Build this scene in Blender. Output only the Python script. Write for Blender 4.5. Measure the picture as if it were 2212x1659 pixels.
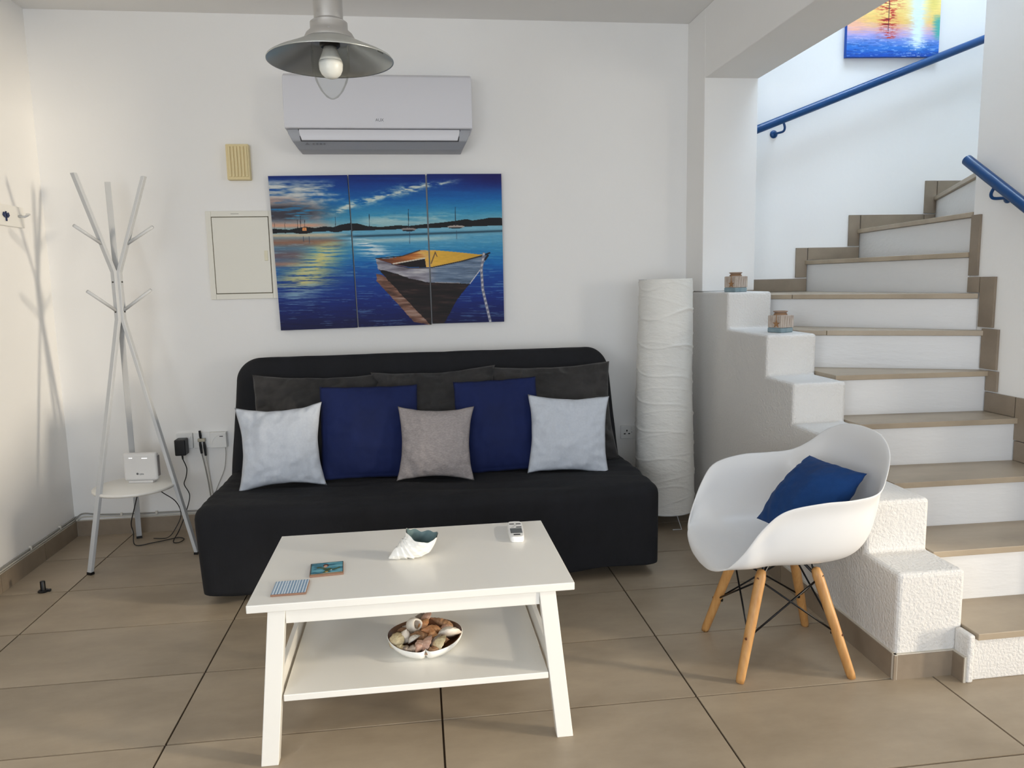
import bpy, bmesh, math, random
import numpy as np
from mathutils import Vector, Matrix, noise as mn

for o in list(bpy.data.objects):
    bpy.data.objects.remove(o)
scene = bpy.context.scene
COL = scene.collection
random.seed(7)

# ------------------------------------------------------------------ camera
CR = Vector((0.99129161, -0.12999118, -0.02105334))
CU = Vector((0.03813527, 0.13035437, 0.99073379))
CF = Vector((0.12604226, 0.98290896, -0.13417644))
camd = bpy.data.cameras.new('camera')
cam = bpy.data.objects.new('camera', camd)
COL.objects.link(cam)
m = Matrix.Identity(4)
for i in range(3):
    m[i][0] = CR[i]; m[i][1] = CU[i]; m[i][2] = -CF[i]
m[0][3], m[1][3], m[2][3] = 0.0, 0.0, 1.30
cam.matrix_world = m
camd.sensor_width = 36.0
camd.lens = 36.0 * 1623.25 / 2212.0
camd.clip_start = 0.05
scene.camera = cam

# ------------------------------------------------------------------ world, lights, exposure
scene.view_settings.view_transform = 'Standard'
scene.view_settings.look = 'None'
scene.view_settings.exposure = 0.1
scene.view_settings.gamma = 1.0
scene.view_settings.use_curve_mapping = False
scene.cycles.max_bounces = 10
scene.cycles.diffuse_bounces = 6
scene.cycles.glossy_bounces = 4
scene.cycles.transmission_bounces = 8
scene.cycles.caustics_reflective = False
scene.cycles.caustics_refractive = False
scene.cycles.sample_clamp_indirect = 6.0
scene.cycles.use_denoising = True

world = bpy.data.worlds.new('world')
scene.world = world
world.use_nodes = True
wbg = world.node_tree.nodes['Background']
wbg.inputs['Color'].default_value = (0.62, 0.78, 1.0, 1)
wbg.inputs['Strength'].default_value = 0.9


def area(name, loc, target, sx, sy, watts, color):
    l = bpy.data.lights.new(name, 'AREA')
    l.shape = 'RECTANGLE'
    l.size = sx
    l.size_y = sy
    l.energy = watts
    l.color = color
    o = bpy.data.objects.new(name, l)
    COL.objects.link(o)
    o.location = loc
    d = Vector(target) - Vector(loc)
    o.rotation_euler = d.to_track_quat('-Z', 'Y').to_euler()
    return o


# narrow sunlit side pane, wide side window, glazed front door, stairwell skylight
area('side_sun_light', (18.6, -6.2, 1.95), (-1.4, 3.8, 1.25), 1.3, 2.5, 2500, (1.0, 0.87, 0.68))
area('side_window_light', (4.15, -1.4, 1.45), (3.15, -1.0, 1.42), 0.9, 1.2, 36, (1.0, 0.92, 0.80))
area('left_window_light', (-1.78, -0.9, 1.5), (0.0, 0.6, 1.35), 1.2, 1.2, 34, (0.90, 0.95, 1.0))
area('front_door_light', (-0.6, -5.4, 1.5), (0.2, 0.0, 1.4), 5.0, 3.0, 165, (0.88, 0.94, 1.0))
area('stairwell_skylight', (2.75, 3.1, 4.75), (2.7, 3.3, 1.0), 1.2, 0.9, 84, (0.66, 0.82, 1.0))


sl = bpy.data.lights.new('low_sun', 'SUN')
sl.energy = 1.15
sl.angle = math.radians(4)
sl.color = (1.0, 0.88, 0.70)
so_ = bpy.data.objects.new('low_sun', sl)
COL.objects.link(so_)
so_.location = (9, -2, 4)
so_.rotation_euler = Vector((-.88, .31, -.37)).to_track_quat('-Z', 'Y').to_euler()


# ------------------------------------------------------------------ materials
def lin(c):
    r = []
    for v in c[:3]:
        v = v / 255.0
        r.append(v / 12.92 if v <= 0.04045 else ((v + 0.055) / 1.055) ** 2.4)
    return (r[0], r[1], r[2], 1.0)


MATS = {}


def mat(name, rgb, rough=0.5, metal=0.0, var=0.0, vscale=6.0, bump=0.0, bscale=60.0,
        bdist=0.002, rgb2=None, coat=0.0, sheen=0.0, trans=0.0, ior=1.45, emit=0.0, stretch=None,
        spec=0.5, bump2=None, detail=6.0, island=False):
    if name in MATS:
        return MATS[name]
    mt = bpy.data.materials.new(name)
    mt.use_nodes = True
    nt = mt.node_tree
    b = nt.nodes['Principled BSDF']
    c = lin(rgb)
    b.inputs['Base Color'].default_value = c
    b.inputs['Roughness'].default_value = rough
    b.inputs['Metallic'].default_value = metal
    b.inputs['Coat Weight'].default_value = coat
    b.inputs['Sheen Weight'].default_value = sheen
    b.inputs['Transmission Weight'].default_value = trans
    b.inputs['IOR'].default_value = ior
    b.inputs['Specular IOR Level'].default_value = spec
    if emit:
        b.inputs['Emission Color'].default_value = c
        b.inputs['Emission Strength'].default_value = emit
    tc = nt.nodes.new('ShaderNodeTexCoord')
    vec = tc.outputs['Object']
    if island:
        oi = nt.nodes.new('ShaderNodeObjectInfo')
        sc = nt.nodes.new('ShaderNodeVectorMath'); sc.operation = 'SCALE'
        cb = nt.nodes.new('ShaderNodeCombineXYZ')
        for k in range(3):
            nt.links.new(oi.outputs['Random'], cb.inputs[k])
        nt.links.new(cb.outputs[0], sc.inputs[0])
        sc.inputs['Scale'].default_value = 37.0
        ad = nt.nodes.new('ShaderNodeVectorMath'); ad.operation = 'ADD'
        nt.links.new(vec, ad.inputs[0]); nt.links.new(sc.outputs[0], ad.inputs[1])
        vec = ad.outputs[0]
    if stretch:
        mp = nt.nodes.new('ShaderNodeMapping')
        mp.inputs['Scale'].default_value = stretch
        nt.links.new(vec, mp.inputs['Vector'])
        vec = mp.outputs['Vector']
    if var > 0 or rgb2:
        n = nt.nodes.new('ShaderNodeTexNoise')
        n.inputs['Scale'].default_value = vscale
        n.inputs['Detail'].default_value = detail
        n.inputs['Roughness'].default_value = 0.62
        nt.links.new(vec, n.inputs['Vector'])
        r = nt.nodes.new('ShaderNodeValToRGB')
        r.color_ramp.elements[0].position = 0.32
        r.color_ramp.elements[1].position = 0.68
        c2 = lin(rgb2) if rgb2 else tuple(min(1.0, v * (1 + var)) for v in c[:3]) + (1,)
        c1 = c if rgb2 else tuple(v * (1 - var) for v in c[:3]) + (1,)
        r.color_ramp.elements[0].color = c1
        r.color_ramp.elements[1].color = c2
        nt.links.new(n.outputs['Fac'], r.inputs['Fac'])
        nt.links.new(r.outputs['Color'], b.inputs['Base Color'])
    last = None
    for (bs, bstr, bd) in ([(bscale, bump, bdist)] if bump > 0 else []) + ([bump2] if bump2 else []):
        n = nt.nodes.new('ShaderNodeTexNoise')
        n.inputs['Scale'].default_value = bs
        n.inputs['Detail'].default_value = 5
        nt.links.new(vec, n.inputs['Vector'])
        bp = nt.nodes.new('ShaderNodeBump')
        bp.inputs['Strength'].default_value = bstr
        bp.inputs['Distance'].default_value = bd
        nt.links.new(n.outputs['Fac'], bp.inputs['Height'])
        if last:
            nt.links.new(last.outputs['Normal'], bp.inputs['Normal'])
        last = bp
    if last:
        nt.links.new(last.outputs['Normal'], b.inputs['Normal'])
    MATS[name] = mt
    return mt


WALL = mat('wall_paint', (236, 235, 233), 0.75, var=0.012, vscale=1.3, bump=0.12, bscale=38, bdist=0.004)
PLASTER = mat('rough_plaster', (216, 214, 211), 0.62, var=0.015, vscale=3, bump=0.8, bscale=110, bdist=0.006,
              bump2=(18, 0.2, 0.008))
STAIRPLASTER = mat('stair_plaster', (218, 218, 218), 0.42, var=0.015, vscale=3, bump=0.30, bscale=24, bdist=0.006,
                   stretch=(0.5, 1, 2.2))
CEIL = mat('ceiling_paint', (230, 229, 227), 0.8, bump=0.05, bscale=30)
TILE = mat('floor_tile', (148, 134, 115), 0.40, rgb2=(174, 159, 138), vscale=2.4, detail=9, bump=0.06, bscale=90,
           bdist=0.001, island=True, stretch=(0.8, 1.6, 1))
SKIRT = mat('skirting_tile', (126, 113, 98), 0.42, rgb2=(146, 132, 115), vscale=5, detail=8, island=True)
GROUT = mat('grout', (70, 57, 45), 0.9)
GROUTL = mat('light_grout', (196, 190, 178), 0.9)
WHITELAC = mat('white_lacquer', (232, 230, 224), 0.28, var=0.01, vscale=2)
WHITEMET = mat('white_powder_coat', (192, 194, 196), 0.38)
SHELL = mat('white_moulded_plastic', (226, 226, 226), 0.33)
BLACKFAB = mat('black_cotton', (17, 18, 22), 0.9, rgb2=(23, 24, 29), vscale=9, bump=0.25, bscale=300, bdist=0.001,
               bump2=(7, 0.45, 0.02), stretch=(1, 1.2, 0.6))
CHARVEL = mat('charcoal_velvet', (32, 31, 31), 0.8, rgb2=(54, 52, 52), vscale=3.2, sheen=0.08, bump=0.4, bscale=9,
              bdist=0.02)
NAVY = mat('navy_cotton', (5, 22, 68), 0.85, rgb2=(7, 27, 80), vscale=5, bump=0.2, bscale=350, bdist=0.001,
           bump2=(9, 0.25, 0.012))
BLUEC = mat('royal_blue_cotton', (3, 50, 104), 0.85, rgb2=(6, 62, 122), vscale=6, bump=0.2, bscale=350,
            bdist=0.001, bump2=(16, 0.4, 0.012))
GREYC = mat('pale_grey_cotton', (184, 190, 200), 0.85, rgb2=(192, 198, 207), vscale=90, bump=0.3, bscale=260,
            bdist=0.001, bump2=(7, 0.15, 0.012))
TAUPE = mat('taupe_linen', (138, 131, 131), 0.9, rgb2=(162, 155, 154), vscale=90, bump=0.4, bscale=320,
            bdist=0.001, bump2=(12, 0.3, 0.012), stretch=(1, 1, 2.5))
PAPER = mat('crinkled_paper', (226, 225, 220), 0.85, var=0.02, vscale=4, bump=0.6, bscale=16, bdist=0.012,
            bump2=(60, 0.35, 0.004), stretch=(1, 1, 2.2))
ALU = mat('brushed_aluminium', (226, 226, 226), 0.15, metal=1.0, bump=0.08, bscale=200, bdist=0.0005,
          stretch=(1, 1, 0.05))
ALUIN = mat('satin_aluminium', (196, 199, 196), 0.30, metal=0.75)
BLUEMET = mat('blue_painted_steel', (0, 62, 116), 0.32)
WOOD = mat('beech_wood', (172, 122, 68), 0.45, rgb2=(196, 150, 94), vscale=10, stretch=(6, 6, 0.7), detail=8)
BLACKMET = mat('black_wire', (14, 15, 18), 0.4, metal=0.4)
BLACKPL = mat('black_plastic', (14, 14, 16), 0.4)
CABLEB = mat('black_cable', (28, 26, 28), 0.5)
CABLEG = mat('grey_cable', (150, 148, 142), 0.6)
CABLEW = mat('white_cable', (206, 202, 192), 0.5)
ACW = mat('ac_white', (218, 218, 224), 0.35)
ACG = mat('ac_grey', (158, 160, 166), 0.4)
DARKG = mat('dark_gap', (60, 60, 64), 0.6)
CREAM = mat('aged_cream_plastic', (222, 205, 158), 0.5, var=0.02)
OFFW = mat('off_white_plastic', (226, 223, 212), 0.45)
SOCK = mat('socket_white', (228, 228, 226), 0.35)
SCREEN = mat('grey_lcd', (96, 100, 100), 0.25)
TERRA = mat('terracotta_edge', (136, 104, 86), 0.8, var=0.1, vscale=60)
GLAZE = mat('white_glaze', (240, 238, 232), 0.16, coat=0.4, bump=0.25, bscale=40, bdist=0.004)
GLAZEIN = mat('grey_green_glaze', (104, 124, 126), 0.2, coat=0.3)
BROWNRIM = mat('brown_glaze', (112, 78, 56), 0.3, coat=0.3)
STRING = mat('jute_string', (150, 112, 76), 0.9)
LIGHTDOT = mat('indicator_light', (255, 255, 255), 0.4, emit=1.5)
FROST = mat('frosted_bulb', (238, 236, 230), 0.35)


def glass_mat():
    """thin clear glass: mostly see-through, mirror-like at grazing angles"""
    mt = bpy.data.materials.new('clear_glass')
    mt.use_nodes = True
    nt = mt.node_tree
    nt.nodes.clear()
    out = nt.nodes.new('ShaderNodeOutputMaterial')
    mx = nt.nodes.new('ShaderNodeMixShader')
    tr = nt.nodes.new('ShaderNodeBsdfTransparent'); tr.inputs['Color'].default_value = (.95, .96, .95, 1)
    gl = nt.nodes.new('ShaderNodeBsdfGlossy'); gl.inputs['Roughness'].default_value = .03
    lw = nt.nodes.new('ShaderNodeLayerWeight'); lw.inputs['Blend'].default_value = .10
    mu = nt.nodes.new('ShaderNodeMath'); mu.operation = 'MULTIPLY'; mu.inputs[1].default_value = .45
    nt.links.new(lw.outputs['Fresnel'], mu.inputs[0]); nt.links.new(mu.outputs[0], mx.inputs['Fac'])
    nt.links.new(tr.outputs[0], mx.inputs[1]); nt.links.new(gl.outputs[0], mx.inputs[2])
    nt.links.new(mx.outputs[0], out.inputs['Surface'])
    return mt


GLASS = glass_mat()


def paint_mat(name, rough=0.45):
    mt = bpy.data.materials.new(name)
    mt.use_nodes = True
    nt = mt.node_tree
    b = nt.nodes['Principled BSDF']
    a = nt.nodes.new('ShaderNodeAttribute')
    a.attribute_name = 'paint'
    nt.links.new(a.outputs['Color'], b.inputs['Base Color'])
    b.inputs['Roughness'].default_value = rough
    b.inputs['Specular IOR Level'].default_value = 0.3
    return mt


PAINT = paint_mat('painted_canvas', 0.6)
PAINTG = paint_mat('glazed_print', 0.22)


# ------------------------------------------------------------------ object helpers
def wloc(p):
    v = Vector((0, 0, 0))
    while p is not None:
        v += Vector(p.location)
        p = p.parent
    return v


class MB:
    """Collects shapes (world or local coordinates) and links them as one mesh object."""

    def __init__(s):
        s.v = []
        s.f = []

    def add(s, vs, fs):
        n = len(s.v)
        s.v += [tuple(v) for v in vs]
        s.f += [tuple(i + n for i in f) for f in fs]
        return s

    def box(s, x0, x1, y0, y1, z0, z1, rot=None, about=None):
        vs = [(x, y, z) for z in (z0, z1) for y in (y0, y1) for x in (x0, x1)]
        if rot is not None:
            c = Vector(about if about else ((x0 + x1) / 2, (y0 + y1) / 2, (z0 + z1) / 2))
            vs = [c + rot @ (Vector(v) - c) for v in vs]
        return s.add(vs, [(0, 2, 3, 1), (4, 5, 7, 6), (0, 1, 5, 4), (2, 6, 7, 3), (0, 4, 6, 2), (1, 3, 7, 5)])

    def prism(s, poly, z0, z1):
        n = len(poly)
        vs = [(p[0], p[1], z0) for p in poly] + [(p[0], p[1], z1) for p in poly]
        fs = [tuple(range(n))[::-1], tuple(range(n, 2 * n))]
        fs += [(i, (i + 1) % n, n + (i + 1) % n, n + i) for i in range(n)]
        return s.add(vs, fs)

    def prism_x(s, poly, x0, x1):
        n = len(poly)
        g0 = x0 if callable(x0) else (lambda y: x0)
        g1 = x1 if callable(x1) else (lambda y: x1)
        vs = [(g0(p[0]), p[0], p[1]) for p in poly] + [(g1(p[0]), p[0], p[1]) for p in poly]
        fs = [tuple(range(n)), tuple(range(n, 2 * n))[::-1]]
        fs += [(i, n + i, n + (i + 1) % n, (i + 1) % n) for i in range(n)]
        return s.add(vs, fs)

    def prism_y(s, poly, y0, y1):
        n = len(poly)
        vs = [(p[0], y0, p[1]) for p in poly] + [(p[0], y1, p[1]) for p in poly]
        fs = [tuple(range(n))[::-1], tuple(range(n, 2 * n))]
        fs += [(i, (i + 1) % n, n + (i + 1) % n, n + i) for i in range(n)]
        return s.add(vs, fs)

    def tube(s, pts, r, n=8, caps=True):
        pts = [Vector(p) for p in pts]
        rs = r if isinstance(r, (list, tuple)) else [r] * len(pts)
        vs, fs = [], []
        prev = None
        for i, p in enumerate(pts):
            if i == 0:
                t = (pts[1] - p).normalized()
            elif i == len(pts) - 1:
                t = (p - pts[i - 1]).normalized()
            else:
                t = ((pts[i + 1] - p).normalized() + (p - pts[i - 1]).normalized()).normalized()
            if prev is None:
                a = Vector((0, 0, 1)) if abs(t.z) < 0.9 else Vector((1, 0, 0))
                u = t.cross(a).normalized()
            else:
                u = (prev - t * prev.dot(t)).normalized()
            prev = u
            w = t.cross(u)
            for k in range(n):
                an = 2 * math.pi * k / n
                vs.append(p + (u * math.cos(an) + w * math.sin(an)) * rs[i])
        for i in range(len(pts) - 1):
            for k in range(n):
                k2 = (k + 1) % n
                fs.append((i * n + k, i * n + k2, (i + 1) * n + k2, (i + 1) * n + k))
        if caps:
            fs.append(tuple(range(n))[::-1])
            fs.append(tuple((len(pts) - 1) * n + k for k in range(n)))
        return s.add(vs, fs)

    def bar(s, pts, u, w, hu, hw):
        """rectangular bar along pts with constant side vectors"""
        u = Vector(u).normalized(); w = Vector(w).normalized()
        vs, fs = [], []
        for p in pts:
            p = Vector(p)
            for a, b in ((-1, -1), (1, -1), (1, 1), (-1, 1)):
                vs.append(p + u * hu * a + w * hw * b)
        for i in range(len(pts) - 1):
            for k in range(4):
                k2 = (k + 1) % 4
                fs.append((i * 4 + k, i * 4 + k2, i * 4 + 4 + k2, i * 4 + 4 + k))
        fs.append((3, 2, 1, 0)); e = (len(pts) - 1) * 4
        fs.append((e, e + 1, e + 2, e + 3))
        return s.add(vs, fs)

    def lathe(s, prof, c=(0, 0, 0), n=32, closed=False):
        vs, fs = [], []
        for r, z in prof:
            for k in range(n):
                a = 2 * math.pi * k / n
                vs.append((c[0] + r * math.cos(a), c[1] + r * math.sin(a), c[2] + z))
        m_ = len(prof)
        for i in range(m_ if closed else m_ - 1):
            j = (i + 1) % m_
            for k in range(n):
                k2 = (k + 1) % n
                fs.append((i * n + k, i * n + k2, j * n + k2, j * n + k))
        if not closed:
            if prof[0][0] > 1e-4:
                fs.append(tuple(range(n))[::-1])
            if prof[-1][0] > 1e-4:
                fs.append(tuple((m_ - 1) * n + k for k in range(n)))
        return s.add(vs, fs)

    def build(s, name, material, parent=None, local=False, smooth=False, bevel=0.0, seg=2, merge=False,
              recalc=True, auto=None, subsurf=0):
        off = Vector((0, 0, 0)) if (local or parent is None) else wloc(parent)
        me = bpy.data.meshes.new(name)
        me.from_pydata([tuple(Vector(v) - off) for v in s.v], [], s.f)
        if merge or recalc:
            bm = bmesh.new(); bm.from_mesh(me)
            if merge:
                bmesh.ops.remove_doubles(bm, verts=bm.verts, dist=1e-5)
            bmesh.ops.recalc_face_normals(bm, faces=bm.faces)
            bm.to_mesh(me); bm.free()
        me.materials.append(material)
        o = bpy.data.objects.new(name, me)
        COL.objects.link(o)
        if parent is not None:
            o.parent = parent
        if smooth:
            me.polygons.foreach_set('use_smooth', [True] * len(me.polygons))
        if bevel > 0:
            b = o.modifiers.new('bevel', 'BEVEL')
            b.width = bevel; b.segments = seg; b.limit_method = 'ANGLE'; b.angle_limit = math.radians(35)
        if subsurf:
            q = o.modifiers.new('subsurf', 'SUBSURF'); q.levels = subsurf; q.render_levels = subsurf
        if auto is not None:
            me.polygons.foreach_set('use_smooth', [True] * len(me.polygons))
            bm = bmesh.new(); bm.from_mesh(me)
            for e in bm.edges:
                if len(e.link_faces) == 2 and e.calc_face_angle(0) > math.radians(auto):
                    e.smooth = False
            bm.to_mesh(me); bm.free()
        return o


def tag(o, label, cat, group=None):
    o['label'] = label
    o['category'] = cat
    if group:
        o['group'] = group
    return o


def struct(o, label=None):
    o['kind'] = 'structure'
    if label:
        o['label'] = label
    return o


def empty(name, loc, label, cat, group=None, rot=None):
    o = bpy.data.objects.new(name, None)
    o.empty_display_size = 0.05
    COL.objects.link(o)
    o.location = loc
    if rot:
        o.rotation_euler = rot
    tag(o, label, cat, group)
    return o


def text(name, body, loc, size, material, parent, rot=(math.pi / 2, 0, 0), extrude=0.0004):
    cu = bpy.data.curves.new(name, 'FONT')
    cu.body = body
    cu.size = size
    cu.extrude = extrude
    cu.align_x = 'CENTER'
    cu.align_y = 'CENTER'
    cu.materials.append(material)
    tmp = bpy.data.objects.new(name + '_curve', cu)
    COL.objects.link(tmp)
    bpy.context.view_layer.update()
    me = bpy.data.meshes.new_from_object(tmp.evaluated_get(bpy.context.evaluated_depsgraph_get()))
    bpy.data.objects.remove(tmp)
    o = bpy.data.objects.new(name, me)
    COL.objects.link(o)
    o.parent = parent
    o.location = Vector(loc) - wloc(parent)
    o.rotation_euler = rot
    return o


# ================================================================== STRUCTURE
YB = 4.163      # back wall
XL = -1.84      # left wall
ZC = 2.676      # ceiling
ZS = 2.331      # beam soffit
XW = 2.43       # stair side wall
XE = 4.3        # far right wall
YF = -2.8       # wall behind the camera


def polybox(poly, rect):
    """clip convex polygon to rect (x0,x1,y0,y1)"""
    def clip(ps, ins, inter):
        out = []
        for i in range(len(ps)):
            a, b = ps[i - 1], ps[i]
            if ins(b):
                if not ins(a):
                    out.append(inter(a, b))
                out.append(b)
            elif ins(a):
                out.append(inter(a, b))
        return out
    x0, x1, y0, y1 = rect
    def ix(v):
        return lambda a, b: (v, a[1] + (b[1] - a[1]) * (v - a[0]) / (b[0] - a[0]))
    def iy(v):
        return lambda a, b: (a[0] + (b[0] - a[0]) * (v - a[1]) / (b[1] - a[1]), v)
    for ins, inter in ((lambda p: p[0] >= x0, ix(x0)), (lambda p: p[0] <= x1, ix(x1)),
                       (lambda p: p[1] >= y0, iy(y0)), (lambda p: p[1] <= y1, iy(y1))):
        if poly:
            poly = clip(poly, ins, inter)
    return poly


floor = struct(MB().box(XL - .1, XE + .1, YF - .1, YB + .1, -0.12, -0.0055).build('floor', GROUT),
               'brown ceramic floor of large tiles with dark joints')
TW, TD, OX, OY, DL = 0.7952, 0.4143, -1.561, 3.361, -0.0045
cd, sd = math.cos(DL), math.sin(DL)
g = 0.0030
for i in range(-1, 8):
    for j in range(-3, 15):
        xa, xb = OX + i * TW + g, OX + (i + 1) * TW - g
        ya, yb = OY - (j + 1) * TD + g * 1.25, OY - j * TD - g * 1.25
        if xb > 4.4:
            xb = 4.4
        q = [(xa, ya), (xb, ya), (xb, yb), (xa, yb)]
        q = [(cd * a - sd * b, sd * a + cd * b) for a, b in q]
        if min(p[0] for p in q) > 1.76 and min(p[1] for p in q) > 2.1:
            continue
        q = polybox(q, (XL, XE, YF, YB))
        if len(q) < 3:
            continue
        MB().prism(q, -0.012, 0.0).build('floor_tile', TILE, floor)

wl = MB()
for (a, b, z0, z1) in ((YF, -1.55, 0, ZC), (-1.55, -.25, 0, .85), (-1.55, -.25, 2.15, ZC), (-.25, YB, 0, ZC)):
    wl.box(XL - .15, XL, a, b, z0, z1)
struct(wl.build('wall_left', WALL), 'white painted wall on the left')
wall_back = struct(MB().box(XL - .15, XE, YB, YB + .2, -0.1, 5.2).build('wall_back', WALL),
                   'white painted wall behind the sofa and the stairs')
ceil_poly = [(XL - .15, YF - .15), (XE + .15, YF - .15), (XE + .15, 2.08), (1.70, 2.08), (1.70, YB + .05), (XL - .15, YB + .05)]
struct(MB().prism(ceil_poly, ZC, ZC + .15).build('ceiling', CEIL), 'off-white ceiling')

# beam and column: the wall between room and stairs
bm_ = MB()
bm_.box(1.546, 1.84, YF, 3.915, ZS, ZC)
bm_.box(1.546, 1.84, 2.0, YB, ZC, 5.2)
bm_.box(1.546, 1.84, 3.915, YB + .002, 1.229, ZC)
struct(bm_.build('wall_right', WALL, bevel=0.004), 'white beam and column framing the stair opening')


def xl(y):
    return 1.50 + (y - 2.1) * 0.0248


def xr(y):
    return 1.733 + (y - 2.1) * 0.022


par = [(2.112, 0), (2.112, 0.352), (2.305, 0.352), (2.305, 0.533), (2.575, 0.533), (2.575, 0.703), (2.852, 0.703),
       (2.852, 0.868), (3.105, 0.868), (3.105, 1.048), (3.555, 1.048), (3.555, 1.228), (YB, 1.228), (YB, 0)]
dense = []
for i, p in enumerate(par):
    q = par[(i + 1) % len(par)]
    dense.append(p)
parapet = MB().prism_x(dense, xl, xr).build('wall_parapet', PLASTER, bevel=0.014, seg=3)
struct(parapet, 'stepped white plaster parapet beside the stairs')

# stair side wall and its return
sw = MB()
sw.prism([(XW, 2.12), (XW + .14, 2.12), (XW + .14, 2.91), (XE, 2.91), (XE, 3.05), (XW, 3.05)], 0, 5.2)
sw_o = struct(sw.build('wall_stair_side', WALL, bevel=0.006), 'white wall along the right side of the stairs')
# stairwell enclosure above and right
MB_ = MB()
MB_.box(1.70, XE + .15, 2.0, 2.12, ZC, 5.2)
MB_.box(XE, XE + .15, 2.9, YB + .2, 0, 5.2)
struct(MB_.build('wall_stairwell_upper', WALL), 'upper walls closing the stairwell')
struct(MB().box(1.6, XE + .15, 2.0, YB + .2, 5.2, 5.3).build('ceiling_stairwell', CEIL), 'ceiling above the stairwell')

# wall on the far right with two openings, wall behind the camera with a glazed door opening
wr = MB()
for (a, b, z0, z1) in ((YF, -1.95, 0, ZC), (-1.95, -0.85, 0, .75), (-1.95, -0.85, 2.15, ZC), (-0.85, -.20, 0, ZC),
                       (-.20, 1.55, 0, .12), (-.20, 1.55, 2.5, ZC), (1.55, 2.95, 0, ZC)):
    wr.box(XE, XE + .15, a, b, z0, z1)
struct(wr.build('wall_far_right', WALL), 'white wall on the far right with two windows')
wf = MB()
for (a, b, z0, z1) in ((XL - .15, -1.7, 0, ZC), (2.3, XE + .15, 0, ZC), (-1.7, 2.3, 2.4, ZC)):
    wf.box(a, b, YF - .15, YF, z0, z1)
struct(wf.build('wall_front', WALL), 'white wall behind the camera with a glazed door')
for n, (a, b, z0, z1) in enumerate(((-1.95, -0.85, .75, 2.15), (-.20, 1.55, .12, 2.5))):
    w = MB()
    w.box(XE + .05, XE + .10, a, a + .05, z0, z1); w.box(XE + .05, XE + .10, b - .05, b, z0, z1)
    w.box(XE + .05, XE + .10, a + .05, b - .05, z0, z0 + .05); w.box(XE + .05, XE + .10, a + .05, b - .05, z1 - .05, z1)
    struct(w.build('window_%d' % (n + 1), WHITELAC))
w = MB()
w.box(XL - .1, XL - .05, -1.55, -1.5, .85, 2.15); w.box(XL - .1, XL - .05, -.30, -.25, .85, 2.15)
w.box(XL - .1, XL - .05, -1.5, -.30, .85, .90); w.box(XL - .1, XL - .05, -1.5, -.30, 2.10, 2.15)
struct(w.build('window_3', WHITELAC))
dr = MB()
for x in (-1.7, 0.28, 2.24):
    dr.box(x, x + .06, YF - .1, YF - .04, 0, 2.4)
dr.box(-1.64, 2.24, YF - .1, YF - .04, 2.34, 2.4)
struct(dr.build('door_1', WHITELAC))

# ------------------------------------------------------------------ staircase
stair = empty('staircase', (1.75, 2.06, 0), 'white plastered staircase with brown tiled treads winding up to the right',
              'staircase')
TZ = [0, .165, .352, .531, .708, .882, 1.052, 1.210, 1.388, 1.562, 1.745, 1.925]
XR_ = XW - .002
Lp = {1: (1.7333, 2.06), 2: (1.7384, 2.29), 3: (1.7436, 2.525), 4: (1.7488, 2.765), 5: (1.7530, 2.955), 6: (1.7601, 3.275),
      7: (1.7690, 3.68), 8: (2.275, YB - .003), 9: (2.595, YB - .003), 10: (3.07, YB - .003), 11: (3.9, YB - .003)}
Rp = {1: (2.425, 2.065), 2: (XR_, 2.29), 3: (XR_, 2.515), 4: (XR_, 2.735), 5: (XR_, 2.91), 6: (XR_, 2.95),
      7: (XR_, 2.985), 8: (XR_, 3.045), 9: (2.45, 3.055), 10: (2.48, 3.055), 11: (3.9, 3.055)}


def off(a, b, d):
    """shift segment a-b towards the viewer side by d"""
    v = Vector((b[0] - a[0], b[1] - a[1])).normalized()
    n_ = Vector((v.y, -v.x))
    return (a[0] + n_.x * d, a[1] + n_.y * d), (b[0] + n_.x * d, b[1] + n_.y * d)


for k in range(1, 11):
    L0, R0, L1, R1 = Lp[k], Rp[k], Lp[k + 1], Rp[k + 1]
    mid = []
    if k == 7:
        mid = [(1.775, 3.905), (1.85, 3.905), (1.85, YB - .003)]
    poly = [L0, R0] + ([R1] if (Vector(R1) - Vector(R0)).length > 1e-4 else []) + [L1] + mid[::-1]
    MB().prism(poly, 0 if k < 4 else TZ[k] - .36, TZ[k] - .022).build('step', PLASTER if k == 1 else STAIRPLASTER, stair, bevel=0.004)
    a, b = off(L0, R0, 0.018)
    if k >= 8:
        a = (a[0], min(a[1], YB - .003))
    # the tread: one or two slabs
    tp = [a, b] + ([R1] if (Vector(R1) - Vector(R0)).length > 1e-4 else []) + [L1] + mid[::-1]
    if k in (6, 7):
        # joint seen near the left end
        f = 0.16 if k == 6 else 0.17
        gq = 0.004
        A1 = Vector(a).lerp(Vector(b), f); A2 = Vector(a).lerp(Vector(b), f + gq)
        if k == 6:
            B1 = Vector(L1).lerp(Vector(R1), f); B2 = Vector(L1).lerp(Vector(R1), f + gq)
            t1 = [a, tuple(A1), tuple(B1), L1]
            t2 = [tuple(A2), b, R1, tuple(B2)]
        else:
            t1 = [a, tuple(A1), (1.92, YB - .003), (1.85, YB - .003), (1.85, 3.905), (1.775, 3.905)]
            t2 = [tuple(A2), b, R1, L1, (1.924, YB - .003)]
        for t in (t1, t2):
            MB().prism(t, TZ[k] - .022, TZ[k]).build('tread_tile', TILE, stair, bevel=0.002)
    else:
        MB().prism(tp, TZ[k] - .022, TZ[k]).build('tread_tile', TILE, stair, bevel=0.002)
# rough left cheek of the first step with a light strip beside the tread
MB().box(1.705, 1.7275, 2.045, 2.112, 0, .160).build('cheek', PLASTER, stair, bevel=0.006)

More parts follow.
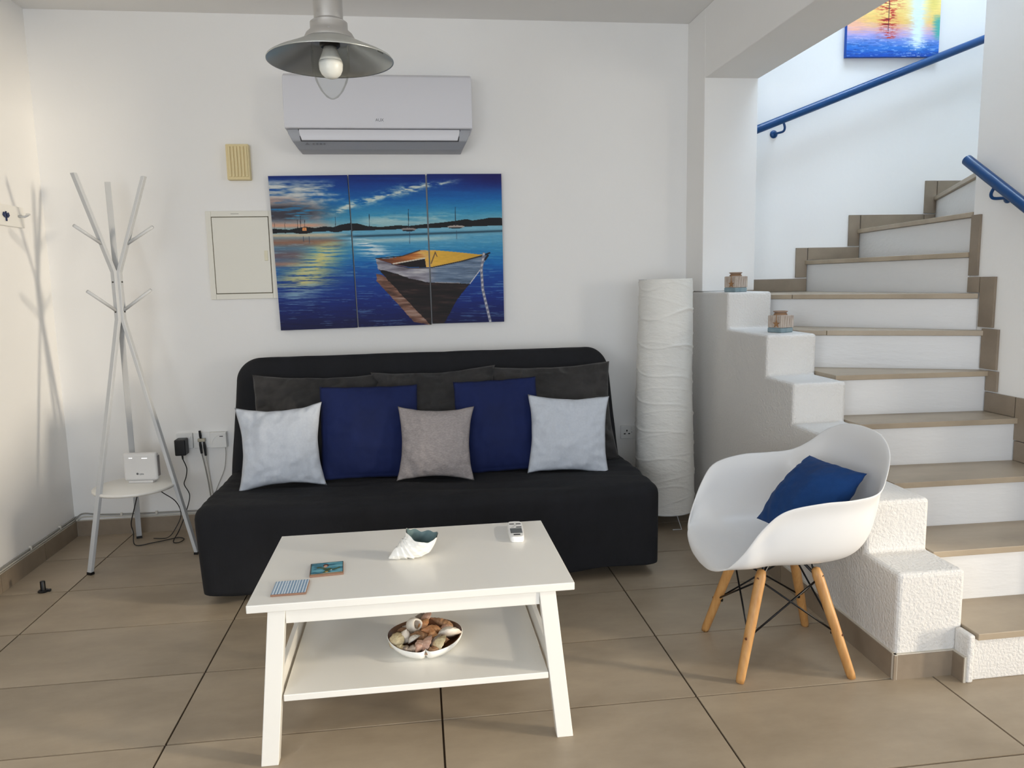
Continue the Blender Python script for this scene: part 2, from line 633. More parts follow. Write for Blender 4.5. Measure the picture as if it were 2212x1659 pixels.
# stair skirting on the right-hand wall (individual tiles)
trim1 = struct(MB().box(XW - .0035, XW - .0005, 2.13, 3.045, .352, .44).build('trim_1', GROUTL), 'tile skirting stepping up the stair side wall')
SKR = [(2.30, 2.51, .352, .438), (2.445, 2.515, .438, .615), (2.53, 2.73, .531, .615), (2.665, 2.735, .615, .793),
       (2.738, 2.905, .708, .793), (2.842, 2.907, .796, .885), (2.852, 2.946, .888, 1.062), (2.886, 2.972, 1.065, 1.282),
       (2.975, 3.047, 1.212, 1.282), (2.992, 3.047, 1.285, 1.548), (2.14, 2.28, .165, .25), (2.215, 2.285, .25, .438)]
for (a, b, z0, z1) in SKR:
    MB().box(XW - .012, XW - .0005, a + .0015, b - .0015, z0 + .0015, z1 - .0015).build('skirting_tile', SKIRT, trim1, bevel=0.001)
trim2 = struct(MB().box(1.86, 3.5, YB - .003, YB - .0005, 1.21, 1.28).build('trim_2', GROUTL), 'tile skirting stepping up the stairwell back wall')
SKB = [(1.852, 2.272, 1.212, 1.287), (2.203, 2.272, 1.290, 1.463), (2.275, 2.592, 1.390, 1.463),
       (2.523, 2.592, 1.466, 1.646), (2.595, 2.992, 1.564, 1.646), (2.995, 3.066, 1.564, 1.646), (2.993, 3.066, 1.649, 1.838), (3.069, 3.60, 1.747, 1.838)]
for (a, b, z0, z1) in SKB:
    MB().box(a + .0015, b - .0015, YB - .012, YB - .0005, z0 + .0015, z1 - .0015).build('skirting_tile', SKIRT, trim2, bevel=0.001)

# baseboards
bbl = struct(MB().box(XL + .0005, XL + .009, YF, YB, 0, .086).build('baseboard_left', GROUTL), 'brown tile baseboard on the left wall')
y = 3.798 - .397 * 15
while y < YB:
    a, b = max(y, YF), min(y + .397, YB)
    if b - a > .02:
        MB().box(XL, XL + .012, a + .002, b - .002, .0, .083).build('baseboard_tile', SKIRT, bbl)
    y += .397
bbb = struct(MB().box(XL, 1.53, YB - .009, YB - .0005, 0, .086).build('baseboard_back', GROUTL), 'brown tile baseboard on the back wall')
x = -1.553 - .397
while x < 1.53:
    a, b = max(x, XL + .012), min(x + .397, 1.53)
    if b - a > .02:
        MB().box(a + .002, b - .002, YB - .012, YB, .0, .083).build('baseboard_tile', SKIRT, bbb)
    x += .397


def bb_side(name, p0, p1, outward, label, step, h=.083):
    """tiles along p0->p1, standing out by 11 mm on the outward side"""
    p0, p1, n_ = Vector(p0), Vector(p1), Vector(outward)
    L = (p1 - p0).length
    d = (p1 - p0).normalized()
    def quad(a, b, t0, t1):
        q = [p0 + d * a + n_ * t0, p0 + d * b + n_ * t0, p0 + d * b + n_ * t1, p0 + d * a + n_ * t1]
        return [(v.x, v.y) for v in q]
    base = struct(MB().prism(quad(0, L, -.001, .008), 0, h + .003).build(name, GROUTL), label)
    s_ = 0
    while s_ < L - .02:
        e_ = min(s_ + step, L)
        MB().prism(quad(s_ + .001, e_ - .001, 0, .011), 0, h).build('baseboard_tile', SKIRT, base)
        s_ = e_
    return base


bb_side('baseboard_right', (xl(2.112), 2.101), (xl(YB - .01), YB - .012), (-1, 0.02),
        'brown tile baseboard along the foot of the parapet', .397)
bb_side('baseboard_front', (xl(2.112) - .011, 2.112), (1.705, 2.112), (0, -1), 'brown tile baseboard across the parapet end', .4)
bb_side('baseboard_step', (1.705, 2.102), (1.705, 2.050), (-1, 0), 'brown tile baseboard on the first step cheek', .4)

# ================================================================== PAINTING FUNCTIONS
rng = np.random.RandomState(5)


def vnoise(x, y, seed):
    r = np.random.RandomState(seed)
    T = r.rand(256, 256)
    xi = np.floor(x).astype(int); yi = np.floor(y).astype(int)
    fx = x - xi; fy = y - yi
    fx = fx * fx * (3 - 2 * fx); fy = fy * fy * (3 - 2 * fy)
    a = T[yi % 256, xi % 256]; b = T[yi % 256, (xi + 1) % 256]
    c = T[(yi + 1) % 256, xi % 256]; d = T[(yi + 1) % 256, (xi + 1) % 256]
    return (a * (1 - fx) + b * fx) * (1 - fy) + (c * (1 - fx) + d * fx) * fy


def fbm(x, y, sx, sy, seed, oct_=4):
    v = 0; a = 0.5; t = 0
    for o in range(oct_):
        v = v + a * vnoise(x / sx * 2 ** o + 13.1 * o, y / sy * 2 ** o + 7.7 * o, seed + o)
        t += a; a *= 0.55
    return v / t


def inpoly(X, Y, poly):
    ins = np.zeros(X.shape, bool)
    n = len(poly)
    for i in range(n):
        x1, y1 = poly[i]; x2, y2 = poly[(i + 1) % n]
        if y1 == y2:
            continue
        c = ((y1 > Y) != (y2 > Y)) & (X < (x2 - x1) * (Y - y1) / (y2 - y1) + x1)
        ins ^= c
    return ins


def ramp(t, stops):
    ts = [s[0] for s in stops]
    return np.stack([np.interp(t, ts, [s[1][k] for s in stops]) for k in range(3)], -1)


def blend(img, col, m_):
    m_ = np.clip(m_, 0, 1)[..., None]
    return img * (1 - m_) + np.array(col, float) * m_


def sstep(a, b, x):
    t = np.clip((x - a) / (b - a), 0, 1)
    return t * t * (3 - 2 * t)


def line(X, Y, p, q, w):
    px, py = p; qx, qy = q
    dx, dy = qx - px, qy - py
    t = np.clip(((X - px) * dx + (Y - py) * dy) / (dx * dx + dy * dy), 0, 1)
    d = np.hypot(X - px - t * dx, Y - py - t * dy)
    return 1 - sstep(w * .6, w, d)


def paint_bay(X, Y):
    wob = (fbm(X, Y, 60, 30, 90) - .5) * 10
    Yh = 570 - .034 * (X - 120)
    t = (Y - 70) / (Yh - 70)
    sky = ramp(np.clip(t + (fbm(X, Y, 300, 25, 3) - .5) * .12, 0, 1),
               [(0, (12, 32, 108)), (.18, (10, 60, 140)), (.45, (14, 100, 172)), (.72, (50, 142, 186)), (1, (150, 190, 194))])
    sky = blend(sky, (22, 14, 88), sstep(1500, 2100, X) * (1 - sstep(.02, .42, t)) * .85)
    st = fbm(X, Y, 170, 22, 11)
    # big cloud at left
    m1 = sstep(720, 330, X + (fbm(X, Y, 90, 40, 21) - .5) * 420) * sstep(95, 180, Y) * (1 - sstep(470, 520, Y))
    sky = blend(sky, (158, 172, 184), m1 * sstep(.22, .48, st))
    sky = blend(sky, (214, 216, 212), m1 * sstep(.44, .62, st) * .9)
    m2 = np.exp(-((X - 200) / 330) ** 2 - ((Y - 395) / 75) ** 2)
    sky = blend(sky, (62, 60, 70), m2 * 1.5 * sstep(.15, .5, st))
    sky = blend(sky, (186, 150, 134), np.exp(-((X - 130) / 200) ** 2 - ((Y - 290) / 28) ** 2) * .8)
    sky = blend(sky, (216, 160, 132), np.exp(-((Y - 505) / 24) ** 2) * sstep(720, 420, X) * .95)
    # long streak cloud
    yc = np.interp(X, [560, 680, 800, 960, 1200, 1450, 1760], [405, 380, 335, 285, 215, 165, 112])
    wd = np.interp(X, [560, 800, 1200, 1760], [22, 34, 38, 14])
    m3 = np.exp(-((Y - yc + (fbm(X, Y, 70, 30, 41) - .5) * 60) / wd) ** 2) * sstep(540, 700, X) * (1 - sstep(1560, 1800, X))
    sky = blend(sky, (214, 220, 208), m3 * sstep(.28, .6, fbm(X, Y, 80, 16, 44)) * .95)
    m4 = np.exp(-((Y - (470 - .05 * (X - 900))) / 45) ** 2) * sstep(780, 1000, X) * (1 - sstep(1500, 1900, X))
    sky = blend(sky, (176, 204, 204), m4 * .8 * sstep(.25, .55, st))
    # water
    tw_ = Y + (fbm(X, Y, 160, 10, 51) - .5) * 130
    wat = ramp(tw_, [(520, (120, 176, 198)), (600, (90, 160, 194)), (700, (52, 138, 184)), (820, (18, 104, 176)),
                     (960, (12, 64, 146)), (1120, (10, 40, 122)), (1280, (8, 22, 88)), (1400, (8, 12, 62))])
    rs = fbm(X, Y, 150, 9, 61)
    wat = blend(wat, (24, 54, 72), np.exp(-((Y - Yh - 50) / 10) ** 2) * sstep(560, 900, X) * .85)
    wat = blend(wat, (176, 206, 208), np.exp(-((Y - Yh - 92) / 20) ** 2) * sstep(700, 950, X) * (1 - sstep(1500, 1900, X)) * .8)
    ml = sstep(800, 560, X + (rs - .5) * 300)
    wat = blend(wat, (206, 196, 168), ml * np.exp(-((Y - 590) / 18) ** 2))
    wat = blend(wat, (150, 100, 76), ml * np.exp(-((Y - 650) / 42) ** 2) * .9)
    wat = blend(wat, (116, 90, 92), ml * np.exp(-((Y - 760) / 60) ** 2) * sstep(520, 300, X) * .9)
    wat = blend(wat, (178, 124, 100), ml * np.exp(-((Y - 838) / 26) ** 2) * sstep(480, 250, X) * .8)
    cxl = np.interp(Y, [620, 760, 900, 1040, 1160], [640, 560, 430, 330, 330])
    wdl = np.interp(Y, [620, 900, 1040, 1180], [110, 210, 250, 200])
    mg = np.exp(-((X - cxl) / wdl) ** 2) * sstep(610, 700, Y) * (1 - sstep(1060, 1260, Y))
    wat = blend(wat, (216, 206, 130), mg * (1 - sstep(1000, 1080, Y)) * sstep(.25, .55, rs) * .95)
    wat = blend(wat, (150, 176, 186), mg * sstep(980, 1060, Y) * sstep(.3, .6, rs) * .8)
    mw = np.exp(-((X - (1.1 * (Y - 600) + 860)) / 130) ** 2) * sstep(596, 640, Y) * (1 - sstep(760, 830, Y))
    wat = blend(wat, (222, 232, 232), mw * sstep(.42, .6, rs) * .95)
    wat = blend(wat, (150, 196, 216), sstep(.62, .74, rs) * .35 * sstep(600, 680, Y))
    img = np.where((Y < Yh)[..., None], sky, wat)
    # hills
    hx = [100, 260, 330, 400, 480, 560, 640, 700, 800, 850, 930, 1050, 1200, 1300, 1450, 1600, 1700, 1800, 1850, 1950, 2000, 2130]
    hy = [530, 541, 526, 516, 527, 514, 520, 500, 484, 484, 506, 515, 500, 506, 490, 476, 464, 449, 461, 448, 437, 441]
    ht = np.interp(X, hx, hy)
    img = blend(img, (16, 18, 22), ((Y > ht) & (Y < Yh + 2)).astype(float))
    # distant boats
    for (bx_, by_, w_, h_, c_) in ((372, 562, 85, 14, (14, 14, 18)), (660, 552, 58, 12, (18, 20, 30)), (955, 532, 46, 10, (18, 22, 34)),
                                   (1295, 535, 66, 12, (140, 132, 130)), (1710, 514, 74, 11, (168, 156, 148)), (225, 562, 30, 8, (18, 18, 24)),
                                   (1295, 546, 56, 7, (18, 20, 30)), (1705, 524, 60, 6, (18, 20, 30))):
        img = blend(img, c_, ((np.abs(X - bx_) / w_) ** 2 + (np.abs(Y - by_) / h_) ** 2 < 1).astype(float))
    for (mx, y0, y1, w_) in ((328, 455, 556, 2.5), (354, 425, 556, 3), (390, 460, 556, 2.5), (220, 480, 556, 2), (132, 485, 560, 2), (655, 432, 545, 2.5),
                             (951, 405, 524, 3), (1292, 365, 524, 3.6), (1702, 348, 505, 3.6)):
        img = blend(img, (24, 28, 40), line(X, Y, (mx, y0), (mx + 3, y1), w_))
    for (mx, y0, y1) in ((1304, 560, 655), (1712, 550, 620), (430, 600, 660), (380, 600, 640)):
        img = blend(img, (50, 66, 90), line(X, Y, (mx, y0), (mx + 2, y1), 4) * .6)
    img = blend(img, (226, 150, 90), ((np.abs(X - 389) < 17) & (np.abs(Y - 536) < 13)).astype(float))
    img = blend(img, (120, 70, 40), ((X - 389) ** 2 + (Y - 536) ** 2 < 20).astype(float))
    # rowing boat
    pn = fbm(X + Y * .6, Y, 160, 18, 71)
    Xw, Yw = X + (fbm(X, Y, 40, 25, 81) - .5) * 14, Y + (fbm(X, Y, 40, 25, 85) - .5) * 10
    ref = inpoly(Xw, Yw, [(1015, 918), (1062, 928), (1290, 1095), (1500, 1270), (1510, 1372), (1345, 1340), (1160, 1135), (1018, 985)])
    img = np.where(ref[..., None], ramp(pn, [(.25, (70, 48, 42)), (.5, (122, 86, 70)), (.75, (158, 130, 118))]), img)
    drk = inpoly(Xw, Yw, [(1026, 872), (1300, 945), (1490, 990), (1830, 1008), (1740, 1120), (1690, 1200), (1600, 1372), (1498, 1372), (1300, 1170), (1075, 928)])
    img = np.where(drk[..., None], ramp(pn, [(.25, (16, 12, 14)), (.6, (34, 24, 24)), (.8, (62, 44, 40))]), img)
    plank = inpoly(Xw, Yw, [(1008, 783), (1150, 838), (1300, 868), (1480, 872), (1985, 762), (1925, 880), (1828, 1012), (1700, 1000), (1490, 998),
                            (1300, 958), (1150, 905), (1028, 878)])
    pc = ramp(pn, [(.2, (92, 84, 92)), (.5, (140, 138, 150)), (.8, (196, 194, 196))])
    pcr = ramp(pn, [(.2, (70, 88, 112)), (.55, (104, 124, 150)), (.85, (150, 164, 182))])
    kx = sstep(1440, 1560, X)[..., None]
    img = np.where(plank[..., None], pc * (1 - kx) + pcr * kx, img)
    inn = inpoly(X, Y, [(1014, 789), (1120, 786), (1240, 768), (1395, 716), (1520, 716), (1700, 732), (1900, 754), (1962, 757), (1760, 808), (1500, 862), (1300, 862), (1150, 834)])
    ic = ramp(np.clip((X - 1050) / 800 + (pn - .5) * .35, 0, 1), [(0, (96, 52, 34)), (.35, (188, 112, 54)), (.45, (222, 176, 104)), (.62, (226, 176, 66)), (1, (206, 160, 60))])
    img = np.where(inn[..., None], ic, img)
    blk = inpoly(X, Y, [(1185, 836), (1300, 806), (1440, 786), (1452, 862), (1300, 862)])
    img = np.where(blk[..., None], np.array((24, 16, 18.)), img)
    img = blend(img, (216, 206, 190), line(X, Y, (1160, 832), (1440, 784), 6))
    img = blend(img, (40, 32, 36), line(X, Y, (1010, 786), (1240, 766), 5))
    img = blend(img, (66, 52, 46), line(X, Y, (1240, 766), (1395, 716), 6))
    img = blend(img, (42, 40, 44), line(X, Y, (1500, 866), (1760, 812), 6))
    img = blend(img, (42, 40, 44), line(X, Y, (1760, 812), (1975, 756), 7))
    img = blend(img, (60, 54, 58), line(X, Y, (1150, 838), (1300, 870), 5) + line(X, Y, (1300, 870), (1500, 868), 5))
    img = blend(img, (110, 84, 60), line(X, Y, (1495, 830), (1530, 735), 6) + line(X, Y, (1528, 732), (1545, 770), 5))
    img = blend(img, (26, 28, 40), line(X, Y, (1940, 765), (2000, 742), 9) + line(X, Y, (1960, 800), (1985, 765), 11))
    img = blend(img, (222, 220, 220), line(X, Y, (1925, 880), (1830, 1008), 4) * .9)
    img = blend(img, (190, 180, 178), line(X, Y, (1530, 996), (1740, 1003), 5) * .6)
    for (p, q) in (((1950, 750), (1928, 880)), ((1928, 880), (1940, 1060)), ((1940, 1060), (1975, 1210)), ((1975, 1210), (2008, 1350))):
        img = blend(img, (120, 122, 138), line(X, Y, p, q, 15))
        tw2 = (np.sin((Y + X * .5) / 7.0) > 0.1)
        img = blend(img, (204, 204, 210), line(X, Y, p, q, 10) * tw2 * .8)
    img = img * (0.94 + 0.12 * fbm(X, Y, 26, 5, 99))[..., None]
    return img


def paint_sunset(X, Y):
    s = fbm(X, Y, 150, 12, 201); s2 = fbm(X, Y, 90, 9, 211)
    Yd = Y + (s - .5) * 120
    img = ramp(Yd, [(-900, (238, 196, 120)), (-300, (246, 206, 96)), (0, (242, 226, 150)), (180, (244, 222, 140)), (400, (236, 196, 110)),
                    (480, (226, 180, 170)), (560, (186, 166, 214)), (640, (110, 140, 214)), (740, (40, 110, 200)), (840, (20, 76, 176))])
    img = blend(img, (238, 176, 150), np.exp(-((X - 150) / 180) ** 2 - ((Yd - 430) / 90) ** 2) * .8)
    mw = np.exp(-((X - 1090 + (s2 - .5) * 160) / 110) ** 2) * (1 - sstep(620, 800, Yd)) * sstep(-120, 0, Y)
    img = blend(img, (222, 240, 246), mw * 1.1)
    img = blend(img, (226, 206, 110), np.exp(-((X - 1320) / 90) ** 2) * (1 - sstep(180, 330, Yd)) * .8)
    img = blend(img, (80, 170, 160), sstep(1290, 1400, X + (s - .5) * 120) * sstep(260, 380, Yd) * (1 - sstep(560, 660, Yd)))
    mr = sstep(.46, .60, s2) * np.exp(-((X - 650) / (120 + 60 * (Y < 250))) ** 2) * (1 - sstep(590, 640, Y)) * sstep(-40, 20, Y)
    img = blend(img, (196, 66, 50), mr * 1.2)
    img = blend(img, (130, 30, 34), sstep(.60, .7, s2) * np.exp(-((X - 640) / 90) ** 2) * (1 - sstep(560, 620, Y)) * sstep(-40, 20, Y))
    img = blend(img, (226, 236, 250), sstep(.63, .70, fbm(X, Y, 70, 14, 231)) * sstep(560, 640, Y) * .9 * (.35 + .65 * np.exp(-((X - 1080) / 160) ** 2)))
    img = blend(img, (20, 60, 140), sstep(.60, .7, fbm(X, Y, 100, 12, 241)) * sstep(600, 680, Y) * .5)
    img = blend(img, (60, 30, 44), line(X, Y, (656, -20), (652, 520), 6) * .8)
    # horizon, dark hull and warm sails above the frame
    img = blend(img, (40, 60, 90), ((np.abs(X - 700) / 190) ** 2 + (np.abs(Y + 15) / 26) ** 2 < 1).astype(float))
    sail = inpoly(X, Y, [(640, -60), (640, -700), (360, -80)]) | inpoly(X, Y, [(670, -60), (670, -640), (900, -90)])
    img = blend(img, (214, 90, 60), sail.astype(float))
    img = img * (0.93 + 0.14 * s2)[..., None]
    return img


def canvas(name, quad, y_front, thick, crop, fn, nu, nv, label, group, edge_rgb, cat='painting'):
    """quad: TL,TR,BR,BL as (x,z) on the wall; crop: same corners in painting coordinates"""
    u = np.linspace(0, 1, nu)[None, :]; v = np.linspace(0, 1, nv)[:, None]
    def bil(c):
        c = np.array(c, float)
        return ((1 - u)[..., None] * (1 - v)[..., None] * c[0] + u[..., None] * (1 - v)[..., None] * c[1] +
                u[..., None] * v[..., None] * c[2] + (1 - u)[..., None] * v[..., None] * c[3])
    P = bil(quad); C = bil(crop)
    rgb = np.clip(fn(C[..., 0], C[..., 1]), 0, 255) / 255.0
    rgb = np.where(rgb <= 0.04045, rgb / 12.92, ((rgb + 0.055) / 1.055) ** 2.4)
    root = empty(name, (float(P[0, 0, 0]), y_front, float(P[-1, 0, 1])), label, cat, group)
    off_ = np.array(root.location)
    verts = np.stack([P[..., 0], np.full(P.shape[:2], y_front), P[..., 1]], -1).reshape(-1, 3) - off_
    idx = np.arange(nu * nv).reshape(nv, nu)
    f = np.stack([idx[:-1, :-1], idx[1:, :-1], idx[1:, 1:], idx[:-1, 1:]], -1).reshape(-1, 4)
    me = bpy.data.meshes.new('picture')
    me.from_pydata(verts.tolist(), [], f.tolist())
    ca = me.color_attributes.new('paint', 'FLOAT_COLOR', 'POINT')
    ca.data.foreach_set('color', np.concatenate([rgb.reshape(-1, 3), np.ones((nu * nv, 1))], 1).astype(np.float32).ravel())
    me.materials.append(PAINT)
    o = bpy.data.objects.new('picture', me); COL.objects.link(o); o.parent = root
    q = quad
    e = MB()
    e.prism_y([q[3], q[2], q[1], q[0]], y_front + .0006, y_front + thick)
    e.build('stretcher', mat('canvas_edge_%d' % edge_rgb[0], edge_rgb, .7), root, bevel=.002)
    return root


YC_ = 4.133
G3 = 'three-part boat painting above the sofa'
canvas('canvas_painting', [(-.722, 1.872), (-.319, 1.876), (-.304, 1.075), (-.705, 1.071)], YC_, YB - YC_ - .001,
       [(77, 85), (757, 78), (852, 1400), (190, 1418)], paint_bay, 190, 360,
       'left canvas of the boat triptych, with sunset clouds and yellow reflections', G3, (16, 28, 80))
canvas('canvas_painting', [(-.313, 1.877), (.088, 1.878), (.094, 1.080), (-.297, 1.077)], YC_, YB - YC_ - .001,
       [(772, 72), (1437, 70), (1503, 1365), (862, 1388)], paint_bay, 190, 360,
       'middle canvas of the boat triptych, with the stern half of the rowing boat', G3, (18, 34, 92))
canvas('canvas_painting', [(.097, 1.880), (.496, 1.880), (.494, 1.085), (.100, 1.085)], YC_, YB - YC_ - .001,
       [(1457, 65), (2103, 65), (2128, 1347), (1508, 1360)], paint_bay, 190, 360,
       'right canvas of the boat triptych, with the bow and its mooring rope', G3, (14, 18, 64))
canvas('canvas_painting', [(2.458, 3.21), (3.018, 3.21), (3.018, 2.523), (2.458, 2.511)], 4.135, YB - 4.136,
       [(48, -820), (1442, -820), (1418, 838), (50, 858)], paint_sunset, 200, 250,
       'colourful sunset-reflection canvas hanging above the stair handrail', None, (30, 80, 170))


# ================================================================== AIR CONDITIONER
ac = empty('air_conditioner', (-.13, YB, 1.985), 'white wall-mounted air conditioner behind the pendant lamp', 'air conditioner')


def loft_x(profile, name, material, parent, bevel=.004, auto=None):
    """profile: list of (y, z, x0, x1), closed loop"""
    n = len(profile)
    vs = [(p[2], p[0], p[1]) for p in profile] + [(p[3], p[0], p[1]) for p in profile]
    fs = [tuple(range(n)), tuple(range(n, 2 * n))[::-1]] + [(i, n + i, n + (i + 1) % n, (i + 1) % n) for i in range(n)]
    return MB().add(vs, fs).build(name, material, parent, bevel=bevel, auto=auto)


A0, A1 = -.600, .334
loft_x([(YB, 2.372, A0 + .004, A1), (4.02, 2.352, A0, A1), (3.985, 2.335, A0, A1), (3.971, 2.30, A0, A1), (3.966, 2.20, A0, A1),
        (3.966, 2.083, A0, A1), (3.98, 2.079, A0, A1), (YB, 2.079, A0, A1)], 'front_cover', ACW, ac, auto=30)
loft_x([(YB, 2.0795, A0 + .008, A1 - .008), (3.978, 2.0775, A0 + .008, A1 - .008), (3.976, 2.055, A0 + .014, A1 - .014), (3.986, 2.02, A0 + .032, A1 - .030),
        (4.03, 1.988, A0 + .054, A1 - .050), (4.06, 1.985, A0 + .056, A1 - .052), (YB, 1.985, A0 + .056, A1 - .052)], 'housing', ACG, ac, auto=30)
loft_x([(3.974, 2.076, -.532, .268), (3.969, 2.055, -.530, .266), (3.978, 2.024, -.520, .256), (4.0, 2.020, -.520, .256), (4.0, 2.076, -.532, .268)],
       'louvre', ACW, ac, bevel=.002, auto=30)
MB().add([(-.536, 3.9765, 2.078), (.272, 3.9765, 2.078), (.262, 3.981, 2.018), (-.526, 3.981, 2.018)], [(0, 1, 2, 3)]).build('louvre_gap', DARKG, ac, recalc=False)
text('logo', 'AUX', (-.133, 3.9655, 2.12), .020, mat('logo_grey', (120, 120, 126), .4), ac)
d_ = MB()
d_.add([(-.508, 3.9835, 2.004), (-.484, 3.9835, 2.004), (-.496, 3.980, 2.013)], [(0, 1, 2)])
for xx in (-.470, -.452, -.434, -.416):
    d_.add([(xx, 3.9835, 2.004), (xx + .009, 3.9835, 2.004), (xx + .009, 3.980, 2.011), (xx, 3.980, 2.011)], [(0, 1, 2, 3)])
for i_, v_ in enumerate(d_.v):
    d_.v[i_] = (v_[0], 3.9975 - (v_[2] - 2.0) * 1.25 , v_[2])
d_.build('printed_marks', mat('print_grey', (128, 130, 134), .5), ac, recalc=False)

# ================================================================== WALL FITTINGS
yb = empty('doorbell_chime', (-.865, YB, 1.852), 'small yellowed ribbed plastic chime box left of the air conditioner', 'chime')
MB().box(-.922, -.808, 4.118, YB - .001, 1.852, 2.030).build('case', CREAM, yb, bevel=.004)
for i in range(6):
    xx = -.910 + i * .0165
    MB().box(xx, xx + .0105, 4.1115, 4.1195, 1.866, 2.018).build('rib', CREAM, yb, bevel=.0012)

fb = empty('fuse_box', (-.885, YB, 1.24), 'off-white flush fuse box with hinged door left of the painting', 'fuse box')
f_ = MB()
f_.box(-1.053, -1.026, 4.150, YB - .001, 1.242, 1.698); f_.box(-.736, -.709, 4.150, YB - .001, 1.242, 1.698)
f_.box(-1.026, -.736, 4.150, YB - .001, 1.669, 1.698); f_.box(-1.026, -.736, 4.150, YB - .001, 1.242, 1.270)
f_.build('frame', OFFW, fb, bevel=.002)
MB().box(-1.028, -.734, 4.158, YB - .001, 1.268, 1.672).build('gap', mat('brown_gap', (96, 86, 66), .8), fb)
dd = MB().box(-1.0225, -.7395, 4.148, 4.1585, 1.2735, 1.6655).build('door', OFFW, fb, bevel=.002)
MB().box(-.768, -.750, 4.1455, 4.1485, 1.440, 1.492).build('latch', mat('latch_cream', (222, 216, 190), .5), dd, bevel=.0015)
MB().box(-.925, -.885, 4.1492, 4.1502, 1.682, 1.6845).build('printed_line', mat('fine_print', (150, 146, 136), .6), fb)


def plate(x0, x1, z0, z1, label, group=None, y=4.149):
    r = empty('wall_socket', ((x0 + x1) / 2, YB, z0), label, 'socket', group)
    MB().box(x0, x1, y, YB - .001, z0, z1).build('plate', SOCK, r, bevel=.003)
    return r


GS = 'socket plates left of the sofa'
s1 = plate(-1.287, -1.202, .452, .536, 'white socket plate holding the black power adapter', GS)
MB().box(-1.222, -1.212, 4.145, 4.1495, .505, .518).build('rocker', SOCK, s1, bevel=.001)
s2 = plate(-1.199, -1.112, .450, .536, 'cream aerial socket plate with a splitter and black plugs', GS)
s3 = empty('wall_socket', (-1.068, YB, .450), 'white telecom box nearest the sofa with a curved embossed line', 'socket', GS)
MB().box(-1.108, -1.024, 4.128, YB - .001, .452, .536).build('cover', SOCK, s3, bevel=.003)
pts = [(-1.100 + .075 * (1 - math.cos(a)), 4.1275, .470 + .06 * math.sin(a)) for a in [i * math.pi / 20 for i in range(11)]]
MB().tube(pts, .0014, 6).build('embossed_line', SOCK, s3)
MB().box(-1.058, -1.040, 4.127, 4.1285, .512, .516).build('printed_mark', BLACKPL, s3)
s4 = plate(1.160, 1.246, .388, .466, 'white three-pin wall socket between sofa and paper lamp')
for (xx, zz, w_, h_) in ((1.196, .436, .007, .010), (1.183, .418, .011, .006), (1.209, .418, .011, .006)):
    MB().box(xx - w_ / 2, xx + w_ / 2, 4.1482, 4.1495, zz - h_ / 2, zz + h_ / 2).build('pin_hole', BLACKPL, s4)
MB().box(1.222, 1.236, 4.145, 4.1495, .440, .458).build('rocker', SOCK, s4, bevel=.001)
MB().box(1.222, 1.226, 4.1482, 4.1495, .424, .428).build('screw', BLACKPL, s4)

pa = empty('power_adapter', (-1.253, 4.12, .426), 'black plug-in power adapter in the left socket plate', 'power adapter')
MB().box(-1.280, -1.225, 4.085, 4.1515, .426, .512).build('body', BLACKPL, pa, bevel=.006, seg=3)
MB().tube([(-1.25, 4.11, .428), (-1.249, 4.11, .402)], [.006, .004], 8).build('strain_relief', BLACKPL, pa)

sp = empty('aerial_splitter', (-1.155, 4.14, .49), 'metal aerial splitter with black plugs on the middle plate', 'splitter')
MB().box(-1.172, -1.134, 4.128, 4.150, .488, .506).build('body', mat('nickel', (170, 165, 150), .3, metal=1), sp, bevel=.002)
for (a, b) in (((-1.158, 4.138, .505), (-1.160, 4.136, .548)), ((-1.163, 4.136, .489), (-1.156, 4.130, .425)), ((-1.142, 4.136, .489), (-1.136, 4.130, .412))):
    MB().tube([a, Vector(a).lerp(Vector(b), .3), b], [.0045, .007, .006], 8).build('plug', BLACKPL, sp)


def smooth_path(pts, n=8):
    pts = [Vector(p) for p in pts]
    out = []
    for i in range(len(pts) - 1):
        p0 = pts[max(i - 1, 0)]; p1 = pts[i]; p2 = pts[i + 1]; p3 = pts[min(i + 2, len(pts) - 1)]
        for k in range(n):
            t = k / n
            out.append(0.5 * ((2 * p1) + (p2 - p0) * t + (2 * p0 - 5 * p1 + 4 * p2 - p3) * t * t + (3 * p1 - p0 - 3 * p2 + p3) * t ** 3))
    out.append(pts[-1])
    return out


def cable(pts, r, material, label, name='cable', group=None, n=6):
    o = MB().tube(smooth_path(pts), r, n).build(name, material, None, smooth=True)
    tag(o, label, 'cable', group)
    return o


cable([(-1.249, 4.11, .403), (-1.236, 4.12, .35), (-1.246, 4.13, .30), (-1.258, 4.13, .26), (-1.232, 4.12, .20), (-1.246, 4.08, .12),
       (-1.262, 4.0, .05), (-1.28, 3.95, .006), (-1.245, 3.93, .006), (-1.235, 3.98, .006), (-1.27, 4.01, .006), (-1.31, 3.99, .006), (-1.38, 3.95, .006), (-1.46, 3.93, .006),
       (-1.49, 4.0, .05), (-1.50, 4.01, .10), (-1.46, 3.97, .20), (-1.42, 3.93, .30), (-1.415, 3.90, .338)], .0026, CABLEB,
      'black power cable looping from the adapter to the floor and up under the shelf')
cable([(-1.345, 3.885, .345), (-1.32, 3.96, .27), (-1.275, 4.02, .20), (-1.262, 4.05, .12), (-1.29, 4.03, .05), (-1.33, 4.02, .006), (-1.40, 4.02, .006)], .0024, CABLEB,
      'second black cable dropping from the right of the small round shelf')
cable([(-1.156, 4.130, .426), (-1.150, 4.145, .36), (-1.138, 4.150, .25), (-1.128, 4.150, .12)], .003, CABLEG, 'grey aerial cable hanging from the splitter', group='cables under the splitter')
cable([(-1.136, 4.130, .414), (-1.134, 4.146, .34), (-1.124, 4.150, .22), (-1.112, 4.150, .12)], .003, CABLEW, 'white aerial cable hanging right of the grey one', group='cables under the splitter')
